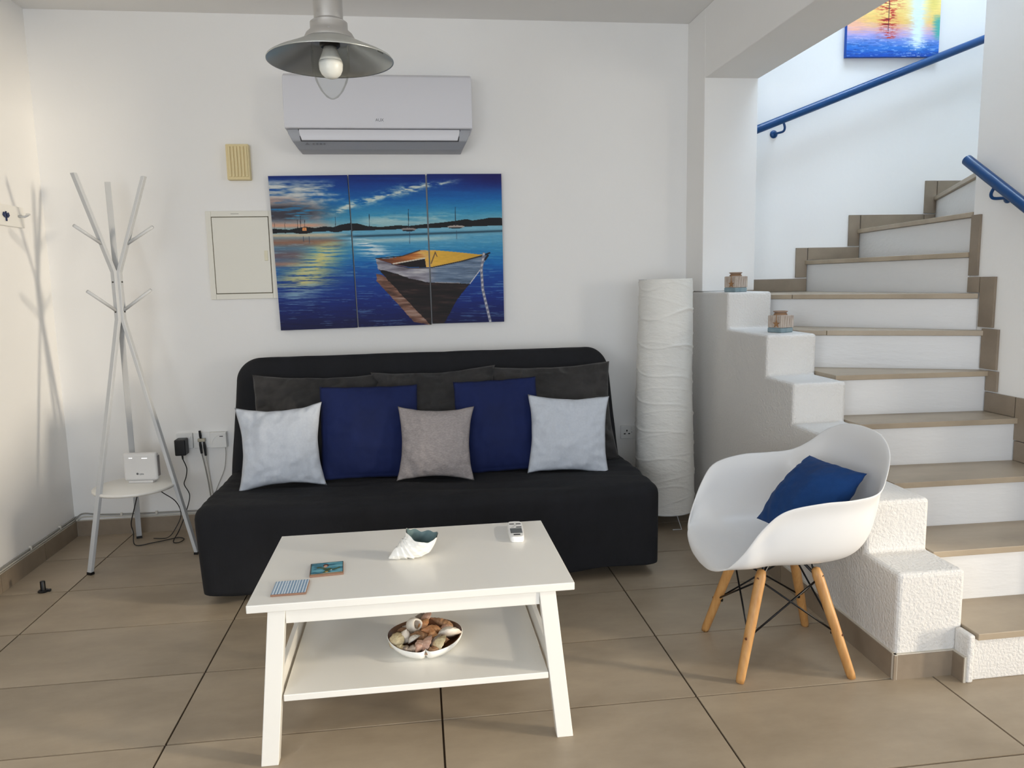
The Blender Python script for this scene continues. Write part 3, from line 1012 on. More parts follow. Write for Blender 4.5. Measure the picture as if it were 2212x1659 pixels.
cable([(-1.034, 4.14, .452), (-1.036, 4.145, .41), (-1.05, 4.15, .33), (-1.09, 4.15, .24), (-1.12, 4.145, .17)], .0016, CABLEG, 'thin cable dropping from the telecom box nearest the sofa')
GC = 'cables clipped above the baseboards'
trk = cable([(XL + .006, 1.4, .106), (XL + .006, 2.6, .106), (XL + .006, 4.05, .104), (XL + .02, 4.135, .108), (-1.79, YB - .006, .122), (-1.70, YB - .006, .112),
             (-1.5, YB - .006, .106), (-1.2, YB - .006, .104), (-.95, YB - .006, .104)], .0042, CABLEG, 'grey cable clipped just above the baseboards', group=GC)
trk2 = cable([(XL + .005, 1.4, .094), (XL + .005, 2.6, .093), (XL + .005, 4.05, .092), (XL + .02, 4.14, .094), (-1.79, YB - .005, .104), (-1.70, YB - .005, .100),
              (-1.5, YB - .005, .094), (-1.2, YB - .005, .093), (-.95, YB - .005, .093)], .0038, CABLEW, 'white cable clipped under the grey one on the baseboards', group=GC)
for (x_, y_) in ((XL + .006, 3.02), (XL + .006, 3.36), (XL + .006, 3.68), (XL + .006, 3.98), (-1.72, YB - .006), (-1.60, YB - .006), (-1.42, YB - .006), (-1.29, YB - .006)):
    MB().box(x_ - .006, x_ + .006, y_ - .006, y_ + .005, .098, .116).build('clip', CABLEW, trk, bevel=.002)

# hook rail on the left wall
hr = empty('hook_rail', (XL, 3.80, 1.60), 'white wooden hook rail with a small navy anchor on the left wall', 'hook rail')
MB().box(XL + .001, XL + .018, 3.45, 3.925, 1.604, 1.700).build('board', WHITELAC, hr, bevel=.003)
for yy in (3.60, 3.93 - .06):
    MB().tube([(XL + .018, yy, 1.655), (XL + .045, yy, 1.652), (XL + .062, yy, 1.660)], [.006, .005, .005], 8).build('hook', WHITEMET, hr, smooth=True)
    MB().lathe([(0, -.006), (.009, -.004), (.011, 0), (.009, .004), (0, .006)], (XL + .062, yy, 1.663), 12).build('knob', WHITELAC, hr, smooth=True)
an = MB()
an.box(XL + .019, XL + .024, 3.752, 3.758, 1.624, 1.668)
an.prism_x([(3.728, 1.650), (3.735, 1.664), (3.750, 1.656), (3.760, 1.656), (3.775, 1.664), (3.782, 1.650), (3.768, 1.640), (3.742, 1.640)][::-1], XL + .019, XL + .024)
an.build('anchor', mat('navy_paint', (24, 40, 84), .5), hr)

# ================================================================== COAT STAND
CX, CY = -1.385, 3.800
cs = empty('coat_stand', (CX, CY, 0), 'white metal three-legged coat stand with a round shelf in the corner', 'coat stand')
for ang in (239, 350, 111):
    a = math.radians(ang)
    d = Vector((math.cos(a), math.sin(a), 0)); s_ = Vector((-d.y, d.x, 0))
    c = Vector((CX, CY, 0))
    P = [c + d * .280 + Vector((0, 0, .012)), c + d * .014 + Vector((0, 0, 1.165)), c + d * .014 + Vector((0, 0, 1.385)), c + d * .172 + Vector((0, 0, 1.822))]
    leg = MB().bar(P, s_, d, .013, .0085).build('leg', WHITEMET, cs, bevel=.002)
    MB().bar([P[0] - Vector((0, 0, .012)), P[0]], s_, d, .014, .010).build('foot_cap', BLACKPL, leg, bevel=.001)
    for (r0, z0, r1, z1) in ((.062, 1.515, .195, 1.592), (.022, 1.208, .160, 1.300)):
        MB().tube([c + d * r0 + Vector((0, 0, z0)), c + d * r1 + Vector((0, 0, z1))], .0075, 10).build('hook', WHITEMET, leg, smooth=True)
    for z0 in (1.20, 1.34):
        MB().tube([c + d * .0225 + Vector((0, 0, z0)), c + d * .026 + Vector((0, 0, z0))], .004, 8).build('bolt', mat('dull_steel', (90, 88, 84), .4, metal=.8), leg)
MB().lathe([(.17, .344), (.182, .346), (.187, .352), (.187, .358), (.183, .362), (0, .362)][::-1], (CX + .008, CY - .03, 0), 56).build('shelf', WHITELAC, cs, auto=50)
rt = empty('wifi_router', (-1.357, 3.815, .362), 'white wifi router standing on the coat stand shelf', 'router', rot=(0, 0, math.radians(-6)))
MB().box(-.082, .082, -.014, .022, .010, .148).build('body', mat('router_white', (214, 213, 212), .35), rt, local=True, bevel=.013, seg=4)
MB().box(-.060, .060, -.018, .026, 0, .012).build('foot', mat('router_white', (214, 213, 212), .35), rt, local=True, bevel=.003)
MB().box(.079, .0835, -.004, .020, .030, .132).build('side_panel', mat('router_grey', (136, 130, 130), .4), rt, local=True, bevel=.001)
for (x0, x1, z_) in ((-.050, -.043, .124), (-.041, -.034, .124), (.012, .020, .122), (.022, .030, .122), (.032, .038, .122)):
    MB().box(x0, x1, -.0148, -.0138, z_, z_ + .0022).build('indicator', LIGHTDOT, rt, local=True)
t_ = MB().lathe([(0, 0), (.0055, 0), (.0055, .0008), (0, .0008)], (0, 0, 0), 16)
t_.v = [(v[0] - .014, -.0142 - v[2], v[1] + .046) for v in t_.v]
t_.build('logo', mat('logo_dark', (96, 98, 100), .4), rt, local=True)
tx = text('lettering', 'cyta', (0, 0, 0), .013, mat('logo_dark', (96, 98, 100), .4), rt)
tx.location = (.006, -.0146, .045)

# floor stopper
ds = empty('door_stop', (-1.655, 3.385, 0), 'small black round-based stopper on the floor tiles at far left', 'stopper')
MB().lathe([(0, 0), (.021, 0), (.022, .004), (.018, .008), (0, .008)], (-1.655, 3.385, 0), 24).build('base', BLACKPL, ds, auto=40)
MB().lathe([(0, .006), (.0105, .006), (.0105, .046), (.009, .048), (0, .048)], (-1.655, 3.385, 0), 20).build('post', BLACKPL, ds, auto=40)
MB().box(-1.638, -1.624, 3.375, 3.392, .001, .010).build('tab', BLACKPL, ds, bevel=.002)


# ================================================================== SOFT GOODS
def softbox(x0, x1, y0, y1, z0, z1, r, nx, ny, nz, disp=0.0, dscale=3.0, seed=0.0, warp=None):
    mb = MB()
    idx = {}
    vs = []
    def key(i, j, k):
        if (i, j, k) not in idx:
            fx, fy, fz = i / nx, j / ny, k / nz
            p = Vector((x0 + (x1 - x0) * fx, y0 + (y1 - y0) * fy, z0 + (z1 - z0) * fz))
            c = Vector((min(max(p.x, x0 + r), x1 - r), min(max(p.y, y0 + r), y1 - r), min(max(p.z, z0 + r), z1 - r)))
            d = p - c
            if d.length > 1e-6:
                nrm = d.normalized()
                p = c + nrm * r
            else:
                nrm = Vector((0, 0, 0))
            if disp:
                q = p * dscale + Vector((seed, seed * 1.3, -seed))
                h = mn.noise(q) + .5 * mn.noise(q * 2.3)
                p = p + nrm * (h * disp)
            if warp:
                p = warp(p)
            idx[(i, j, k)] = len(vs); vs.append(p)
        return idx[(i, j, k)]
    fs = []
    for i in range(nx):
        for j in range(ny):
            for k in (0, nz):
                fs.append((key(i, j, k), key(i + 1, j, k), key(i + 1, j + 1, k), key(i, j + 1, k)))
    for i in range(nx):
        for k in range(nz):
            for j in (0, ny):
                fs.append((key(i, j, k), key(i + 1, j, k), key(i + 1, j, k + 1), key(i, j, k + 1)))
    for j in range(ny):
        for k in range(nz):
            for i in (0, nx):
                fs.append((key(i, j, k), key(i, j + 1, k), key(i, j + 1, k + 1), key(i, j, k + 1)))
    return mb.add(vs, fs)


sofa = empty('sofa_bed', (.06, 3.5, 0), 'black fabric-covered sofa bed against the back wall, loaded with cushions', 'sofa')
SX0, SX1 = -.925, 1.045


def seat_warp(p):
    # skirt hangs with soft folds and pulls in a little at the hem; deeper centre sag on top
    t = max(0, min(1, (.34 - p.z) / .30))
    p = p.copy()
    f = mn.noise(Vector((p.x * 5.5, 0.3, 1.7))) * .014 + mn.noise(Vector((p.x * 13, 2.3, p.z * 2))) * .005
    if p.y < 3.3:
        p.y += -f * t - .008 * t + .02 * max(0, (.12 - p.z))
    fs_ = mn.noise(Vector((p.y * 7, 5.3, 1.1))) * .010
    if p.x < SX0 + .1:
        p.x += fs_ * t + .012 * t
    if p.x > SX1 - .1:
        p.x -= fs_ * t + .004 * t
    if p.z > .37:
        cx_ = (p.x - .06) / 1.0
        p.z += -.012 * (1 - cx_ * cx_) + .006 * mn.noise(Vector((p.x * 3, p.y * 9, 0)))
        wr_ = abs(mn.noise(Vector((p.x * 1.6 + p.y * 3, p.y * 14 + p.x * 1.5, 4.4))))
        p.z += .013 * (1 - wr_ * 2.2) * max(0, 1 - abs(p.y - 3.35) / .4)
    if p.z < .05:
        p.z = .05
    if p.z < .06:
        p.z += .006 * math.sin(p.x * 9) + .004 * math.sin(p.x * 23 + p.y * 9)
    return p


softbox(SX0, SX1, 3.085, 3.80, -.002, .412, .052, 110, 40, 26, warp=seat_warp).build('seat_cover', BLACKFAB, sofa, merge=True, smooth=True)
TH = math.radians(-17.5)
ROTB = Matrix.Rotation(TH, 3, 'X')


def backrest():
    """rounded-top slab of cover fabric: outline rings over a rounded edge, then concentric rings on the faces"""
    hw, zt, R_, T_, re = .975, .605, .115, .16, .045
    out = []                                    # outline, counter-clockwise from the bottom right, with inward normals
    def put(x_, z_, nx_, nz_):
        out.append((x_, z_, nx_, nz_))
    for k in range(60):
        put(-hw + 2 * hw * k / 60, -.05, 0, 1)
    for k in range(24):
        put(hw, -.05 + (zt - R_ + .05) * k / 24, -1, 0)
    for k in range(16):
        a = math.pi / 2 * k / 16
        put(hw - R_ + R_ * math.cos(a), zt - R_ + R_ * math.sin(a), -math.cos(a), -math.sin(a))
    for k in range(60):
        put(hw - R_ - 2 * (hw - R_) * k / 60, zt, 0, -1)
    for k in range(16):
        a = math.pi / 2 + math.pi / 2 * k / 16
        put(-hw + R_ + R_ * math.cos(a), zt - R_ + R_ * math.sin(a), -math.cos(a), -math.sin(a))
    for k in range(24):
        put(-hw, zt - R_ - (zt - R_ + .05) * k / 24, 1, 0)
    n = len(out)
    lay = []
    for f_ in (.10, .3, .5, .7, .88):
        lay.append(('face', f_, 0.0))
    for k in range(6):
        a = math.pi / 2 * k / 5
        lay.append(('edge', re * (1 - math.sin(a)), re * (1 - math.cos(a))))
    for k in range(6):
        a = math.pi / 2 * k / 5
        lay.append(('edge', re * (1 - math.cos(a)), T_ - re + re * math.sin(a)))
    lay.append(('face', .5, T_))
    vs = []
    for kd, a, y_ in lay:
        for (x_, z_, nx_, nz_) in out:
            if kd == 'edge':
                px, pz = x_ + nx_ * a, z_ + nz_ * a
            else:
                px, pz = x_ + nx_ * re, z_ + nz_ * re
                cxx = max(-hw + .25, min(hw - .25, px))
                px, pz = cxx + (px - cxx) * a if abs(px) > hw - .25 else px, .27 + (pz - .27) * a
            yy = y_ + .012 * mn.noise(Vector((px * 4, 1.5, pz * 5))) + .009 * mn.noise(Vector((px * 11, 8.5, pz * 9)))
            px *= 1 - .028 * (pz / zt)
            q = ROTB @ Vector((px + .06, yy, pz))
            vs.append((q.x, q.y + 3.70, q.z + .385))
    fs = []
    for i in range(len(lay) - 1):
        for k in range(n):
            k2 = (k + 1) % n
            fs.append((i * n + k, i * n + k2, (i + 1) * n + k2, (i + 1) * n + k))
    fs.append(tuple(range(n))[::-1])
    fs.append(tuple((len(lay) - 1) * n + k for k in range(n)))
    return MB().add(vs, fs)


backrest().build('backrest_cover', BLACKFAB, sofa, smooth=True)
for (x_, y_) in ((SX0 + .25, 3.35), (SX1 - .25, 3.35), (SX0 + .12, 3.72), (SX1 - .12, 3.72)):
    MB().box(x_ - .02, x_ + .02, y_ - .02, y_ + .02, 0, .12).build('leg', BLACKMET, sofa, bevel=.003)


def pillow_mesh(w, h, t, seed, pinch=.06, n=40, wr=.006, slump=0.0, flange=0.0):
    """local X width, Z height (0..h), Y thickness; knife-edge seam"""
    vs, fs = [], []
    ids = {}
    def P(i, j, side):
        u = -1 + 2 * i / n; v = -1 + 2 * j / n
        edge = i in (0, n) or j in (0, n)
        if edge:
            side = 0
        kk = (i, j, side)
        if kk in ids:
            return ids[kk]
        px = u * (1 - pinch * (1 - v * v) * (abs(u) ** 3))
        pz = v * (1 - pinch * (1 - u * u) * (abs(v) ** 3))
        # wavy seams
        px += (.012 * mn.noise(Vector((v * 3.1, seed, u)))) * (abs(u) ** 4)
        pz += (.016 * mn.noise(Vector((u * 3.3, seed + 5, v)))) * (abs(v) ** 4)
        x = px * w / 2; z = h / 2 + pz * h / 2
        fu = 1 - abs(u); fv = 1 - abs(v)
        if flange:
            fu = max(0, fu - flange); fv = max(0, fv - flange)
        th = (min(1, fu * 1.6) ** .55) * (min(1, fv * 1.6) ** .55) * t / 2
        th *= 1 + slump * (-v)
        # gathers running in from corners and seams
        rim = math.exp(-min(fu, fv) * 5.0)
        g_ = mn.noise(Vector((u * 7 + seed, v * 7, seed))) * wr * 1.2 + math.sin((u if fv < fu else v) * 21 + seed * 3 + 2 * mn.noise(Vector((u * 4, v * 4, seed)))) * wr * rim
        g_ += mn.noise(Vector((u * 2.2 + seed, v * 2.6, 3.3))) * wr * 1.6
        y = side * max(.0012, th + g_ * min(1, min(fu, fv) * 9)) + (0 if side else .004 * mn.noise(Vector((u * 5, v * 5, seed + 2))))
        ids[kk] = len(vs); vs.append((x, y, z))
        return ids[kk]
    for i in range(n):
        for j in range(n):
            for side in (-1, 1):
                q = [P(i, j, side), P(i + 1, j, side), P(i + 1, j + 1, side), P(i, j + 1, side)]
                if side > 0:
                    q = q[::-1]
                fs.append(tuple(q))
    return vs, fs


def cushion(x, y, z, w, h, t, lean, roll, yaw, material, label, group, seed, **kw):
    vs, fs = pillow_mesh(w, h, t, seed, **kw)
    o = MB().add(vs, fs).build('cushion', material, None, local=True, smooth=True)
    R = Matrix.Rotation(math.radians(yaw), 3, 'Z') @ Matrix.Rotation(math.radians(-lean), 3, 'X') @ Matrix.Rotation(math.radians(roll), 3, 'Y')
    o.matrix_world = Matrix.Translation((x, y, z)) @ R.to_4x4()
    tag(o, label, 'cushion', group)
    return o


GV = 'large charcoal velvet cushions along the sofa back'
cushion(-.495, 3.585, .405, .62, .50, .20, 21, 1.5, 0, CHARVEL, 'leftmost large charcoal velvet cushion behind the pale grey one', GV, 1.2, wr=.017, pinch=.08, slump=.25)
cushion(.100, 3.580, .405, .62, .51, .20, 21, -1.5, 0, CHARVEL, 'middle large charcoal velvet cushion between the two navy cushions', GV, 4.7, wr=.018, pinch=.09, slump=.25)
cushion(.680, 3.575, .408, .62, .51, .20, 21, -1.0, -2, CHARVEL, 'rightmost large charcoal velvet cushion behind the right pale grey one', GV, 8.1, wr=.018, pinch=.08, slump=.3)
GN = 'navy cushions on the sofa'
cushion(-.225, 3.470, .408, .455, .435, .12, 15, 1.0, 3, NAVY, 'navy square cushion left of the taupe one on the sofa', GN, 2.2, wr=.003, pinch=.02, flange=.05)
cushion(.385, 3.465, .408, .40, .445, .12, 15, -2.5, -4, NAVY, 'navy square cushion right of the taupe one on the sofa', GN, 3.9, wr=.003, pinch=.02, flange=.05)
GG = 'pale grey cushions at the sofa ends'
cushion(-.610, 3.385, .400, .385, .385, .14, 16, -1.0, 5, GREYC, 'pale grey square cushion at the left end of the sofa', GG, 5.5, wr=.007, pinch=.15)
cushion(.690, 3.375, .405, .385, .370, .11, 15, 2.5, -5, GREYC, 'pale blue-grey square cushion at the right end of the sofa', GG, 6.4, wr=.006, pinch=.10)
cushion(.070, 3.375, .405, .355, .345, .12, 17, 2.0, -2, TAUPE, 'small taupe linen cushion in the middle of the sofa', None, 7.7, wr=.006, pinch=.13)

# ================================================================== PAPER FLOOR LAMP
LX, LY = 1.300, 3.80
lamp = empty('floor_lamp', (LX, LY, 0), 'tall white crinkled-paper cylinder floor lamp right of the sofa', 'floor lamp')
vs, fs = [], []
NR, NZ = 90, 260
for j in range(NZ + 1):
    t = j / NZ
    z = .075 + t * 1.225
    r0 = .158 - .022 * t
    for i in range(NR):
        a = 2 * math.pi * i / NR
        # irregular creases winding round the paper
        c1 = abs(math.sin(z * 19 + 1.1 * math.sin(a * 1 + z * 3) + .6 * math.sin(a * 2 + 1)))
        c2 = abs(math.sin(z * 27 - 1.4 * math.sin(a + 2 + z * 2)))
        cr = .0050 * (1 - min(1, c1 * 7)) + .0035 * (1 - min(1, c2 * 8))
        cr += .002 * mn.noise(Vector((math.cos(a) * 3, math.sin(a) * 3, z * 9)))
        r = r0 + (cr if 0.01 < t < .99 else 0) + .003 * math.sin(z * 7 + a)
        vs.append((LX + r * math.cos(a), LY + r * math.sin(a), z))
for j in range(NZ):
    for i in range(NR):
        i2 = (i + 1) % NR
        fs.append((j * NR + i, j * NR + i2, (j + 1) * NR + i2, (j + 1) * NR + i))
sh = MB().add(vs, fs).build('shade', PAPER, lamp, smooth=True)
so = sh.modifiers.new('solid', 'SOLIDIFY'); so.thickness = .0015; so.offset = -1
for z in (.078, 1.298):
    MB().tube([(LX + (.157 if z < 1 else .135) * math.cos(2 * math.pi * i / 40), LY + (.157 if z < 1 else .135) * math.sin(2 * math.pi * i / 40), z) for i in range(41)], .002, 6, caps=False).build('hoop', WHITEMET, lamp)
for ang in (285, 45, 165):
    a = math.radians(ang); d = Vector((math.cos(a), math.sin(a), 0)); s_ = Vector((-d.y, d.x, 0)); c = Vector((LX, LY, 0))
    MB().tube([c + d * .06 + Vector((0, 0, .16)), c + d * .165 + Vector((0, 0, .004)), c + d * .150 - s_ * .045 + Vector((0, 0, .004))], .003, 8).build('leg', WHITEMET, lamp)
MB().lathe([(.02, .15), (.02, .22), (.012, .23), (.012, .30)], (LX, LY, 0), 16).build('lamp_holder', WHITELAC, lamp)

# ================================================================== PENDANT LAMP
PX, PY, PZ = -.217, 2.40, 1.968
pd = empty('pendant_lamp', (PX, PY, ZC), 'brushed aluminium pendant lamp with wide shade and clear glass jar', 'pendant lamp')
c = (PX, PY, PZ)
MB().lathe([(.0, .054), (.062, .056), (.075, .052), (.120, .030), (.165, .010), (.183, -.002), (.186, -.004), (.186, -.0015), (.184, .002), (.166, .0125), (.121, .0325), (.076, .0545), (.062, .0585), (0, .0565)],
           c, 64).build('shade', ALUIN, pd, smooth=True)
MB().lathe([(.074, .056), (.074, .061), (.068, .072), (.056, .083), (.055, .086), (.055, .104), (.047, .110), (.0425, .113), (.0425, .172), (.040, .184), (.032, .193), (.022, .197), (.020, .200),
            (.020, .222), (.012, .226), (0, .226)], c, 48).build('lamp_holder', ALU, pd, auto=40)
MB().tube([(PX, PY, PZ + .22), (PX, PY, ZC - .03)], .006, 12).build('stem', ALU, pd, smooth=True)
MB().lathe([(.010, ZC - .045 - PZ), (.035, ZC - .035 - PZ), (.052, ZC - .012 - PZ), (.054, ZC - .001 - PZ), (0, ZC - .001 - PZ)], c, 32).build('ceiling_rose', ALU, pd, auto=40)
gj = MB().lathe([(.0535, .050), (.0555, .02), (.0560, -.01), (.0535, -.035), (.046, -.062), (.034, -.087), (.018, -.106), (.006, -.112), (.0003, -.113)], c, 48)
gj.f = [f for f in gj.f if len(f) == 4]
gj.build('glass_jar', GLASS, pd, smooth=True)
MB().lathe([(.030, .052), (.030, .040), (.026, .036), (0.018, .036)], c, 32).build('socket', BLACKPL, pd, auto=40)
bl = MB().lathe([(.0, .040), (.018, .038), (.022, .025), (.030, .005), (.034, -.004)], c, 32).build('bulb', mat('bulb_base_white', (226, 224, 218), .4), pd, smooth=True)
MB().lathe([(.034, -.004), (.0355, -.014), (.034, -.028), (.028, -.041), (.018, -.050), (.008, -.0535), (0, -.054)], c, 32).build('globe', FROST, bl, smooth=True)
for ang in (100, 220, 340):
    a = math.radians(ang)
    p = Vector((PX + .060 * math.cos(a), PY + .060 * math.sin(a), PZ + .045))
    MB().tube([p, p + Vector((.012 * math.cos(a), .012 * math.sin(a), -.001))], .004, 10).build('screw', DARKG, pd)
MB().box(PX + .140, PX + .158, PY - .06, PY - .048, PZ + .009, PZ + .0098, rot=Matrix.Rotation(math.radians(25), 3, 'Y')).build('sticker', mat('faded_sticker', (110, 112, 108), .6), pd)

# ================================================================== COFFEE TABLE
tb = empty('coffee_table', (-.027, 2.26, 0), 'white lacquered coffee table with splayed legs and a lower shelf', 'coffee table')
TX0, TX1, TY0, TY1, TZT = -.474, .420, 1.982, 2.548, .460
MB().box(TX0, TX1, TY0, TY1, TZT - .0225, TZT).build('tabletop', WHITELAC, tb, bevel=.0025, seg=3)


def skewleg(xt, yt, xb_, yb_, name='leg'):
    w_, d_2 = .0235, .0165
    z1_ = TZT - .0225
    vs = []
    for (x_, y_, z_) in ((xb_, yb_, 0), (xt, yt, z1_)):
        for a, b in ((-1, -1), (1, -1), (1, 1), (-1, 1)):
            vs.append((x_ + a * w_, y_ + b * d_2, z_))
    return MB().add(vs, [(0, 3, 2, 1), (4, 5, 6, 7), (0, 1, 5, 4), (1, 2, 6, 5), (2, 3, 7, 6), (3, 0, 4, 7)]).build(name, WHITELAC, tb, bevel=.002)


skewleg(-.398, 2.012, -.438, 1.990)
skewleg(.344, 2.012, .386, 1.990)
skewleg(-.398, 2.518, -.438, 2.540)
skewleg(.344, 2.518, .386, 2.540)
MB().box(-.376, .322, 2.000, 2.016, .395, TZT - .0225).build('front_apron', WHITELAC, tb, bevel=.0015)
MB().box(-.376, .322, 2.514, 2.530, .395, TZT - .0225).build('back_apron', WHITELAC, tb, bevel=.0015)
MB().box(-.410, -.394, 2.03, 2.50, .395, TZT - .0225).build('side_apron', WHITELAC, tb, bevel=.0015)
MB().box(.340, .356, 2.03, 2.50, .395, TZT - .0225).build('side_apron', WHITELAC, tb, bevel=.0015)
MB().box(-.392, .342, 1.985, 2.535, .178, .197).build('shelf', WHITELAC, tb, bevel=.002)
for (x_) in (-.416, .350):
    MB().box(x_, x_ + .016, 2.006, 2.522, .170, .238).build('side_rail', WHITELAC, tb, bevel=.002)

# remote
rm = empty('remote_control', (.312, 2.415, TZT), 'white remote control with a grey screen on the coffee table', 'remote control', rot=(0, 0, math.radians(-4)))
pr_ = []
for i in range(24):
    a = 2 * math.pi * i / 24
    cx_, cy_ = math.cos(a), math.sin(a)
    px = math.copysign(abs(cx_) ** .35, cx_) * .026
    py = math.copysign(abs(cy_) ** .45, cy_) * .082
    pr_.append((px * (1 - .06 * (py < 0)), py))
MB().prism(pr_, .0, .020).build('case', mat('remote_white', (238, 238, 236), .3), rm, local=True, bevel=.004, seg=3)
MB().box(-.0195, .0195, -.045, .004, .0195, .0208).build('screen', SCREEN, rm, local=True, bevel=.001)
for (x0, x1, y0, y1) in ((-.0195, -.003, .046, .052), (.003, .0195, .046, .052), (.002, .020, .012, .018), (-.011, .011, -.064, -.055)):
    MB().box(x0, x1, y0, y1, .0195, .0212).build('button', BLACKPL, rm, local=True, bevel=.0006)
for (x0, x1, y0, y1) in ((-.016, -.006, .013, .016), (-.004, .004, .034, .037), (-.010, -.002, .024, .027)):
    MB().box(x0, x1, y0, y1, .0197, .0205).build('grey_button', mat('button_grey', (168, 162, 160), .5), rm, local=True)


# coasters: ceramic tiles with printed tops
def coaster(name, x, y, s, yaw, fn, label):
    r = empty(name, (x, y, TZT), label, 'coaster', 'ceramic coasters on the coffee table', rot=(0, 0, math.radians(yaw)))
    MB().box(-s, s, -s, s, 0, .0062).build('body', TERRA, r, local=True, bevel=.0012)
    n = 70
    u = np.linspace(0, 1, n)[None, :].repeat(n, 0); v = np.linspace(0, 1, n)[:, None].repeat(n, 1)
    rgb = np.clip(fn(u, v), 0, 255) / 255.0
    rgb = np.where(rgb <= 0.04045, rgb / 12.92, ((rgb + 0.055) / 1.055) ** 2.4)
    s2 = s - .001
    vs = np.stack([(u * 2 - 1) * s2, (v * 2 - 1) * s2, np.full(u.shape, .0066)], -1).reshape(-1, 3)
    idx = np.arange(n * n).reshape(n, n)
    f = np.stack([idx[:-1, :-1], idx[:-1, 1:], idx[1:, 1:], idx[1:, :-1]], -1).reshape(-1, 4)
    me = bpy.data.meshes.new('printed_face'); me.from_pydata(vs.tolist(), [], f.tolist())
    ca = me.color_attributes.new('paint', 'FLOAT_COLOR', 'POINT')
    ca.data.foreach_set('color', np.concatenate([rgb.reshape(-1, 3), np.ones((n * n, 1))], 1).astype(np.float32).ravel())
    me.materials.append(PAINTG)
    o = bpy.data.objects.new('printed_face', me); COL.objects.link(o); o.parent = r
    return r


def gingham(u, v):
    a = (np.sin(u * 2 * math.pi * 12) > 0).astype(float)
    b = (np.sin(v * 2 * math.pi * 12) > 0).astype(float)
    base = np.ones(u.shape + (3,)) * np.array((226, 236, 244.))
    base = blend(base, (84, 120, 158), a * .75)
    return blend(base, (110, 150, 186), b * .30)


def sea_folk(u, v):
    s_ = fbm(u * 100, v * 100, 30, 16, 301)
    img = ramp(s_, [(.25, (48, 96, 116)), (.5, (86, 148, 166)), (.75, (118, 176, 190))])
    img = blend(img, (76, 86, 44), (np.abs(v - .48 - .12 * np.sin(u * 7)) < .055) * (np.abs(u - .55) < .36) * .85)
    img = blend(img, (70, 84, 40), (np.abs(u - .5 - (v - .3) * .5) < .06) * (v < .5) * (v > .12) * .8)
    img = blend(img, (50, 74, 40), (np.abs(u - .5 + (v - .3) * .6) < .05) * (v < .45) * (v > .15) * .8)
    img = blend(img, (74, 44, 34), (((u - .47) / .085) ** 2 + ((v - .74) / .13) ** 2 < 1).astype(float))
    img = blend(img, (204, 160, 130), (((u - .46) / .055) ** 2 + ((v - .66) / .10) ** 2 < 1).astype(float))
    img = blend(img, (206, 160, 70), (((u - .5) / .05) ** 2 + ((v - .2) / .06) ** 2 < 1) * .8)
    img = blend(img, (216, 236, 236), (((u - .64) / .02) ** 2 + ((v - .32) / .035) ** 2 < 1).astype(float))
    img = blend(img, (60, 56, 46), ((u < .03) | (v > .97) | (u > .975)) * .6)
    return blend(img, (196, 140, 90), (v < .06 + .05 * s_) * .8)


coaster('coaster', -.372, 2.079, .0475, 1, gingham, 'blue and white checked ceramic coaster nearer the table corner')
coaster('coaster', -.286, 2.204, .0485, 5, sea_folk, 'teal painted ceramic coaster with a figure, behind the checked one')

# conch shell planter
cn = empty('conch_dish', (-.015, 2.255, TZT), 'white glazed ceramic conch shell dish with a grey-green inside', 'ornament')


def horn(inner=False):
    """axis runs from the low tip at the left to a mouth that opens upwards at the right"""
    vs, fs = [], []
    NS, NA = 60, 56
    K = [(0, -.090, .006, .003, .0), (.15, -.072, .016, .015, .15), (.35, -.046, .026, .027, .35), (.55, -.020, .034, .037, .6),
         (.75, .000, .044, .044, .95), (.9, .008, .060, .047, 1.15), (1.0, .013, .076, .049, 1.22)]
    def itp(t, c_):
        return float(np.interp(t, [k_[0] for k_ in K], [k_[c_] for k_ in K]))
    for i in range(NS + 1):
        t = i / NS
        ax = Vector((itp(t, 1), .004 * math.sin(t * 3), itp(t, 2)))
        r = itp(t, 3)
        if t < .62:
            st_ = (t / .62 * 5.0) % 1.0
            r *= .90 + .14 * st_
        if inner:
            r -= .0032
        til = itp(t, 4)
        dir_ = Vector((math.cos(til), 0, math.sin(til)))
        up = Vector((-math.sin(til), 0, math.cos(til)))
        side = Vector((0, 1, 0))
        for k in range(NA):
            a = 2 * math.pi * k / NA
            w_ = sstep(.45, .7, t)
            kn = 1 + .10 * max(0, math.sin(a * 5 + 16 * t)) ** 2 * (1 - w_) * (t > .12)
            kn += (.045 * math.sin(a * 15 + t * 5) + .03 * math.sin(a * 7)) * w_ * (1 - .7 * sstep(.9, 1, t))
            ra = r * kn
            p = ax + up * (math.cos(a) * ra * 1.02) + side * (math.sin(a) * ra * (.92 - .14 * w_))
            if t > .8:
                e = (t - .8) / .2
                # lip rises and flares on the right, dips on the near side
                p += Vector((.004, 0, .016)) * e * max(0, -math.cos(a)) + Vector((0, 0, -.016)) * e * abs(math.sin(a)) * (1 if math.sin(a) < 0 else .15) + dir_ * (.0025 * e * math.sin(a * 7))
            p.z = max(p.z, .0008 if not inner else .004)
            vs.append(tuple(p + Vector(cn.location)))
    for i in range(NS):
        for k in range(NA):
            k2 = (k + 1) % NA
            fs.append((i * NA + k, i * NA + k2, (i + 1) * NA + k2, (i + 1) * NA + k))
    fs.append(tuple(range(NA))[::-1])
    return vs, fs


vs, fs = horn()
MB().add(vs, fs).build('outer_shell', GLAZE, cn, smooth=True)
vs, fs = horn(True)
MB().add(vs, fs).build('inner_shell', GLAZEIN, cn, smooth=True)

# heart-shaped dish with sea shells
BX, BY, BZ = -.003, 2.215, .197
hd = empty('heart_dish', (BX, BY, BZ), 'heart-shaped white dish with brown rim full of sea shells, on the lower shelf', 'dish')


